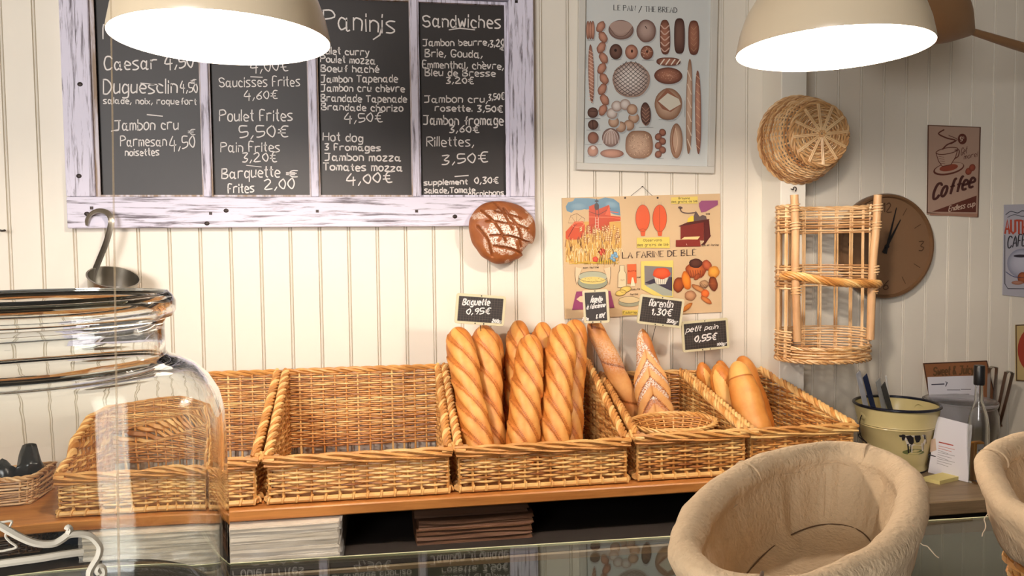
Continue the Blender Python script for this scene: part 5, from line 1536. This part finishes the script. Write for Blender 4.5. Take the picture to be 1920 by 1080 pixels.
A.poly([(468, 640), (500, 634), (560, 636), (628, 630), (634, 672), (622, 700), (600, 704), (560, 700), (530, 712), (506, 700), (494, 668), (470, 652)], W)
for pts in ([(450, 634), (470, 632), (476, 628), (490, 630), (498, 640), (488, 668), (474, 670), (468, 648), (454, 644)], [(496, 640), (530, 634), (550, 650), (552, 682), (540, 700), (520, 690), (510, 668)], [(556, 636), (596, 634), (600, 656), (588, 680), (570, 684), (560, 662)], [(618, 630), (630, 630), (632, 660), (622, 662)]): A.poly(pts, K)
for (x0, y0, x1, y1, c, w_) in ((512, 696, 516, 752, K, 13), (540, 700, 538, 750, W, 9), (532, 700, 530, 744, K, 7), (606, 690, 610, 738, W, 10), (618, 690, 616, 730, (150, 140, 130), 7), (632, 634, 636, 690, K, 4)): A.line([(x0, y0), (x1, y1)], w_, c)
A.build('printed_cow', PRINT, bu)
# leaflets and pens standing in the bucket
pk = [((1609, 700), (1622, 752), (222, 222, 226), 'white leaflet'), ((1622, 706), (1634, 752), (38, 52, 88), 'dark blue leaflet'), ((1646, 714), (1662, 752), (150, 150, 146), 'grey leaflet'), ((1656, 722), (1668, 752), (60, 60, 58), 'dark grey leaflet')]
for i, ((x, y), (xb, yb), cc_, lb) in enumerate(pk):
    T_ = at(x, y, by-.02-.02*i); B_ = Vector((bx-.055+.02*i, by+.01-.015*i, ZW+.03))
    ax_ = (T_-B_).normalized(); wd = Vector((1, .25, 0)); wd = (wd-ax_*wd.dot(ax_)).normalized()*.009; tk = ax_.cross(wd).normalized()*.0012
    v = [B_-wd-tk, B_+wd-tk, B_+wd+tk, B_-wd+tk, T_-wd-tk, T_+wd-tk+ax_*.006, T_+wd+tk+ax_*.006, T_-wd+tk]
    o = MB().add(v, [(3, 2, 1, 0), (4, 5, 6, 7), (0, 1, 5, 4), (1, 2, 6, 5), (2, 3, 7, 6), (3, 0, 4, 7)]).build('leaflet', simple('leaflet_paper', srgb(*cc_), .5), smooth=False, loc=B_)
    tag(o, 'folded '+lb+' sticking out at the left side of the cream bucket', 'leaflet', 'leaflets in the bucket')
T_ = at(1661, 705, by-.03); B_ = Vector((bx+.0, by, ZW+.03))
o = MB().tube([B_, T_], .003, 8).build('pen', simple('pen_white', srgb(214, 212, 206), .3), loc=B_); tag(o, 'thin pale pen standing in the cream bucket', 'pen')

LF = [(1752, 781), (1819, 798), (1815, 905), (1740, 884)]
lf0 = atz(1815, 905, ZW); lf1 = atz(1740, 886, ZW)
lfn = Vector((0, -1, 0)); ed = (lf0-lf1); lfn = Vector((ed.y, -ed.x, 0)).normalized()
fl_ = lambda x, y: atp(x, y, lf0+Vector((0, 0, .001)), lfn)
P = [fl_(*p) for p in LF]; P[2].z = P[3].z = ZW+.0008
P[0] -= lfn*.012; P[1] -= lfn*.012
le = empty('menu_leaflet', 'white upright leaflet with red heading standing beside the cream bucket', 'leaflet', P[3])
kid(MB().add([tuple(p) for p in P]+[tuple(p-lfn*.0008) for p in P], [(0, 3, 2, 1), (4, 5, 6, 7), (0, 1, 5, 4), (1, 2, 6, 5), (2, 3, 7, 6), (3, 0, 4, 7)]), 'sheet', PAPER, le, smooth=False)
def onleaf(x, y):
    n2 = (P[1]-P[0]).cross(P[3]-P[0]).normalized()
    return atp(x, y, P[0], n2)
A = Art(onleaf, lfn, step=.00001, lift=.0004)
A.line([(1761, 829), (1787, 835)], 2.6, (168, 60, 50))
for i in range(9): A.line([(1760-i*.4, 836+i*4), (1790-(i % 3)*6, 843+i*4)], 1.1, (190, 110, 100) if i < 2 else (150, 148, 158))
A.line([(1741, 852), (1754, 856)], 2.4, (50, 48, 56)); A.poly([(1745, 824), (1754, 822), (1756, 844), (1744, 848)], (206, 180, 160))
A.build('printed_text', PRINT, le)
# yellow note pad
q = [atz(x, y, ZW+.012) for x, y in ((1729, 894), (1772, 884), (1805, 891), (1776, 903))]
q[3] = q[0]+(q[2]-q[1])
nb = MB().add([(p.x, p.y, ZW+.0002) for p in q]+[(p.x, p.y, ZW+.011) for p in q], [(0, 1, 2, 3), (7, 6, 5, 4), (0, 4, 5, 1), (1, 5, 6, 2), (2, 6, 7, 3), (3, 7, 4, 0)]).build('note_pad', YELLOWP, smooth=False, loc=q[0])
tag(nb, 'small pale yellow note pad lying in front of the white upright leaflet', 'note pad')
# orange packet with a white label
pc = at(1832, 860, -.26)
pkt = empty('packet', 'small orange packet with a white label behind the white upright leaflet', 'packet', (pc.x, pc.y, ZW))
MB().box(-.022, .022, -.012, .012, 0, .105, bev=.002).build('box', simple('orange_card', srgb(214, 140, 40), .5), pkt, smooth=False)
MB().box(-.012, .018, -.0128, -.0122, .02, .1).build('label', PAPER, pkt, smooth=False)
MB().box(-.008, .014, -.0134, -.013, .082, .086).build('printed_line', simple('grey_ink', srgb(110, 110, 120), .6), pkt, smooth=False)
# big frosted container, dispenser bottle and tongs
fc = at(1832, 800, -.20)
FROST = glass_mat('frosted_plastic', (.97, .97, .96, 1), 1.15, .22)
zt_ = at(1832, 762, -.20).z-ZW
fb = empty('clear_container', 'large cloudy clear round container on the worktop right of the bucket', 'container', (fc.x+.005, -.120, ZW))
rr = .108
MB().lathe([(0, .001), (rr*.82, .001), (rr*.9, .008), (rr*1.02, zt_*.55), (rr, zt_*.8), (rr*.93, zt_*.93), (rr*.97, zt_*.95), (rr*.97, zt_), (rr*.94, zt_), (rr*.90, zt_*.93), (rr*.97, zt_*.8), (rr*.99, zt_*.55), (rr*.87, .012), (0, .006)], 64).build('container_body', FROST, fb)
MB().lathe([(rr*.985, zt_-.004), (rr*.99, zt_+.004), (rr*.93, zt_+.007), (0, zt_+.009), (0, zt_+.006), (rr*.93, zt_+.0035)], 64).build('lid', FROST, fb)
bc = at(1835, 760, -.33)
db = empty('glass_bottle', 'clear glass bottle with a black cap in front of the cloudy container', 'bottle', (bc.x, bc.y, ZW))
zc0 = at(1835, 719, -.33).z-ZW; zc1 = at(1835, 685, -.33).z-ZW
MB().lathe([(0, 0), (.026, 0), (.029, .005), (.029, zc0*.55), (.024, zc0*.68), (.012, zc0*.82), (.0095, zc0), (.0075, zc0), (.0075, zc0*.82), (.021, zc0*.68), (.026, zc0*.55), (.026, .006), (0, .005)], 40).build('bottle_body', GLASS, db)
MB().lathe([(.0, zc0-.004), (.0135, zc0-.004), (.0145, zc0), (.0145, zc1-.002), (.013, zc1), (0, zc1)], 28).build('cap', BLACK, db)
tg = at(1880, 790, -.10)
for i, (tp, wv_, lb) in enumerate((((1862, 688), .016, 'steel tongs leaning left behind the cloudy container'), ((1893, 697), .016, 'steel tongs with a round bow standing near the right edge'))):
    T_ = at(*tp, -.07); B_ = Vector((tg.x+.01*i, -.045, ZW+.004))
    ax_ = (T_-B_); u = ax_.normalized(); wd = Vector((1, 0, 0)); wd = (wd-u*wd.dot(u)).normalized()
    mb = MB(); pts = [B_-wd*.003, B_+ax_*.5-wd*.010]+[T_-u*.012+(-wd*math.cos(t)+u*math.sin(t))*.013 for t in np.linspace(0, PI, 9)]+[B_+ax_*.5+wd*.010, B_+wd*.003]
    pp = catmull(pts, 4); V = []
    for k, p in enumerate(pp):
        t = (pp[min(k+1, len(pp)-1)]-pp[max(k-1, 0)]).normalized(); nn_ = u.cross(wd); s_ = t.cross(nn_)
        V.append([p+nn_*.006+s_*.001, p-nn_*.006+s_*.001, p-nn_*.006-s_*.001, p+nn_*.006-s_*.001])
    o = mb.grid(V, closed_v=True).build('tongs', STEEL, loc=B_); tag(o, lb, 'tongs')

# ---------------------------------------------------------------- under the shelf
ZW = .9305
wd_ = MB().box(-1.9, 1.17, -.012, -.0006, .931, 1.0238).build('shade_board', DARK, smooth=False); struct(wd_)  # dark board stands in for the shade on the wall under the shelf
mt_ = MB().box(-1.9, 1.28, -.555, -.013, .9303, .9325).build('shade_sheet', DARK, smooth=False); tag(mt_, 'dark sheet standing in for shade on the worktop under the bread shelf', 'shade sheet')  # added sheet, its dark colour carries the shade below the shelf
def ragged(name, x0, x1, y0, y1, z1, layers, mat, seed, sag=.0, wob=.002):
    rnd = random.Random(seed); V = []; nu = 40
    z = .0
    for L in range(layers+1):
        zz = z1*L/layers
        for s_ in (0, 1):
            row = []; off = rnd.uniform(-wob, wob); pr = .003 if s_ else -.001
            for k in range(nu*2+16):
                if k < nu: t = k/nu; x, y, nx_, ny_ = x0+(x1-x0)*t, y0, 0, -1
                elif k < nu+8: t = (k-nu)/8; x, y, nx_, ny_ = x1, y0+(y1-y0)*t, 1, 0
                elif k < 2*nu+8: t = (k-nu-8)/nu; x, y, nx_, ny_ = x1-(x1-x0)*t, y1, 0, 1
                else: t = (k-2*nu-8)/8; x, y, nx_, ny_ = x0, y1-(y1-y0)*t, -1, 0
                n_ = noise.noise(Vector((x*9, L*3.1+seed, s_*2)))*wob*1.5
                q = (x-x0)/(x1-x0)
                zc_ = zz+noise.noise(Vector((x*7, seed, L*.7)))*.006*min(L, layers-L+1)/layers*2-sag*math.sin(q*PI)*(L/layers)
                row.append((x+nx_*(off+pr+n_), y+(ny_*(off+pr+n_) if ny_ < 0 else 0), max(0, zc_)))
            V.append(row)
    mb = MB().grid(V, closed_v=True); n = len(V[0])
    mb.f.append(tuple(range(n-1, -1, -1))); mb.f.append(tuple(mb.n-n+k for k in range(n))); mb.mi += [0, 0]
    return mb
PB = streak_mat('bundled_paper', srgb(244, 236, 218), srgb(206, 190, 160), (10, 10, 200), (.42, .7), .6, .3)
st_ = empty('paper_bundle', 'film-wrapped bundle of white paper bags under the shelf beside the big jar', 'paper bundle', (-.32, -.2, ZW+.0022))
xr_ = at(632, 1000, -.50).x
mb = ragged('s', -.665, xr_, -.490, -.06, .084, 9, PB, 3)
for i, p in enumerate(mb.v): mb.v[i] = (p[0]+.32, p[1]+.2, p[2])
mb.build('paper_bags', PB, st_)
FILM = NM('clear_film'); FILM.b.inputs['Base Color'].default_value = (.95, .93, .9, 1); FILM.b.inputs['Alpha'].default_value = .22; FILM.b.inputs['Roughness'].default_value = .12
mb = ragged('s', -.672, xr_+.006, -.496, -.058, .0895, 5, PB, 8, wob=.003)
for i, p in enumerate(mb.v): mb.v[i] = (p[0]+.32, p[1]+.2, p[2])
mb.build('wrapping_film', FILM.m, st_)
KR = simple('kraft_paper', srgb(88, 56, 32), .7, var=.2, bscale=30)
xa, xb_ = at(778, 1000, -.44).x, at(998, 1000, -.44).x
st2 = empty('kraft_bags', 'slumped pile of brown kraft paper bags under the shelf', 'paper bags', ((xa+xb_)/2, -.2, ZW+.0022))
for j, (z_, h_, dx, dy, sg) in enumerate(((0, .034, 0, 0, 0), (.034, .024, .006, .01, .004), (.058, .031, -.004, .022, .006))):
    mb = ragged('k', -(xb_-xa)/2+dx+.004, (xb_-xa)/2+dx-.004, -.245+dy, .10, h_, 3, KR, 20+j, sg)
    for i, p in enumerate(mb.v): mb.v[i] = (p[0], p[1], p[2]+z_)
    mb.build('bag_layer', KR, st2)
def low_basket(cx, cy, w, d, h, zb, label, mat, name='storage_basket', group=None):
    root = empty(name, label, 'basket', (cx, cy, zb), group)
    mb = MB(); Lp = 2*(w+d)
    def sf(u, v):
        f_ = .92+.08*v/h
        a = 2*PI*u/Lp; c, s_ = math.cos(a), math.sin(a); e = .35
        x = math.copysign(abs(c)**e, c)*w/2*f_; y = math.copysign(abs(s_)**e, s_)*d/2*f_
        return (x, y, v), (c, s_, 0)
    n_ = round(Lp/.032)//2*2
    weave(mb, sf, Lp, np.arange(.006, h-.004, .0066), Lp/n_, .003, .003, closed=True)
    mb.build('side', mat, root)
    mb = MB()
    for k in range(n_): mb.tube([sf(k*Lp/n_, v)[0] for v in (.002, h/2, h)], .003, 5, tint=.6)
    mb.build('stakes', mat, root)
    mb = MB(); rope(mb, [sf(u, h)[0] for u in np.linspace(0, Lp, 120, endpoint=False)], .004, .0036, 3, .07, closed=True); mb.build('rim', mat, root)
    MB().box(-w/2*.9, w/2*.9, -d/2*.9, d/2*.9, .001, .004).build('base', mat, root, smooth=False)
    return root
low_basket(1.0, -.27, .28, .50, .078, ZW+.0025, 'dark woven basket pushed under the right end of the bread shelf', WICKD)
low_basket(-.98, -.20, .34, .31, .080, ZW+.0025, 'brown woven basket under the shelf seen through the big glass jar', WICKD)
# small round basket with dark things at the left end of the shelf
low_basket(-.925, -.22, .135, .17, .075, ZS, 'small wicker basket at the left end of the shelf holding dark bags', WICKP, 'small_basket')
for i, (dx, dy, rx, rz_) in enumerate(((-.03, -.03, .034, .060), (.025, -.01, .036, .070))):
    mb = MB(); V = []
    for k in range(14):
        t = k/13*PI; row = []
        for q in range(24):
            a = 2*PI*q/24; n_ = 1+.22*noise.noise(Vector((math.cos(a)*2+i*5, math.sin(a)*2, t*2)))
            row.append((rx*math.sin(t)*math.cos(a)*n_, rx*.9*math.sin(t)*math.sin(a)*n_, rz_*(1-math.cos(t))*.9*(1+.1*(n_-1))))
        V.append(row)
    o = mb.grid(V, closed_v=True).build('dark_bag', simple('black_film', srgb(26, 26, 24), .25)); o.location = (-.925+dx, -.22+dy, ZS+.006)
    tag(o, ['left crumpled black bag in the small wicker basket', 'right taller crumpled black bag in the small wicker basket'][i], 'bag', 'black bags in the small basket')
bl_ = MB(); V = []
for k in range(18):
    t = k/17*PI; row = []
    for q in range(40):
        a = 2*PI*q/40; n_ = 1+.16*noise.noise(Vector((math.cos(a)*2.5, math.sin(a)*2.5, t*2.5)))
        row.append((.055*math.sin(t)**.6*math.cos(a)*n_, .09*math.sin(t)**.6*math.sin(a)*n_, .040*(1-math.cos(t))))
    V.append(row)
o = bl_.grid(V, closed_v=True).build('dark_blue_bag', simple('dark_blue_film', srgb(34, 44, 62), .18)); o.location = (-.735, -.27, ZW+.0028)
o.location.x = -.872+.13
tag(o, 'shiny dark blue plastic bag under the shelf, between basket and paper bundle', 'bag')
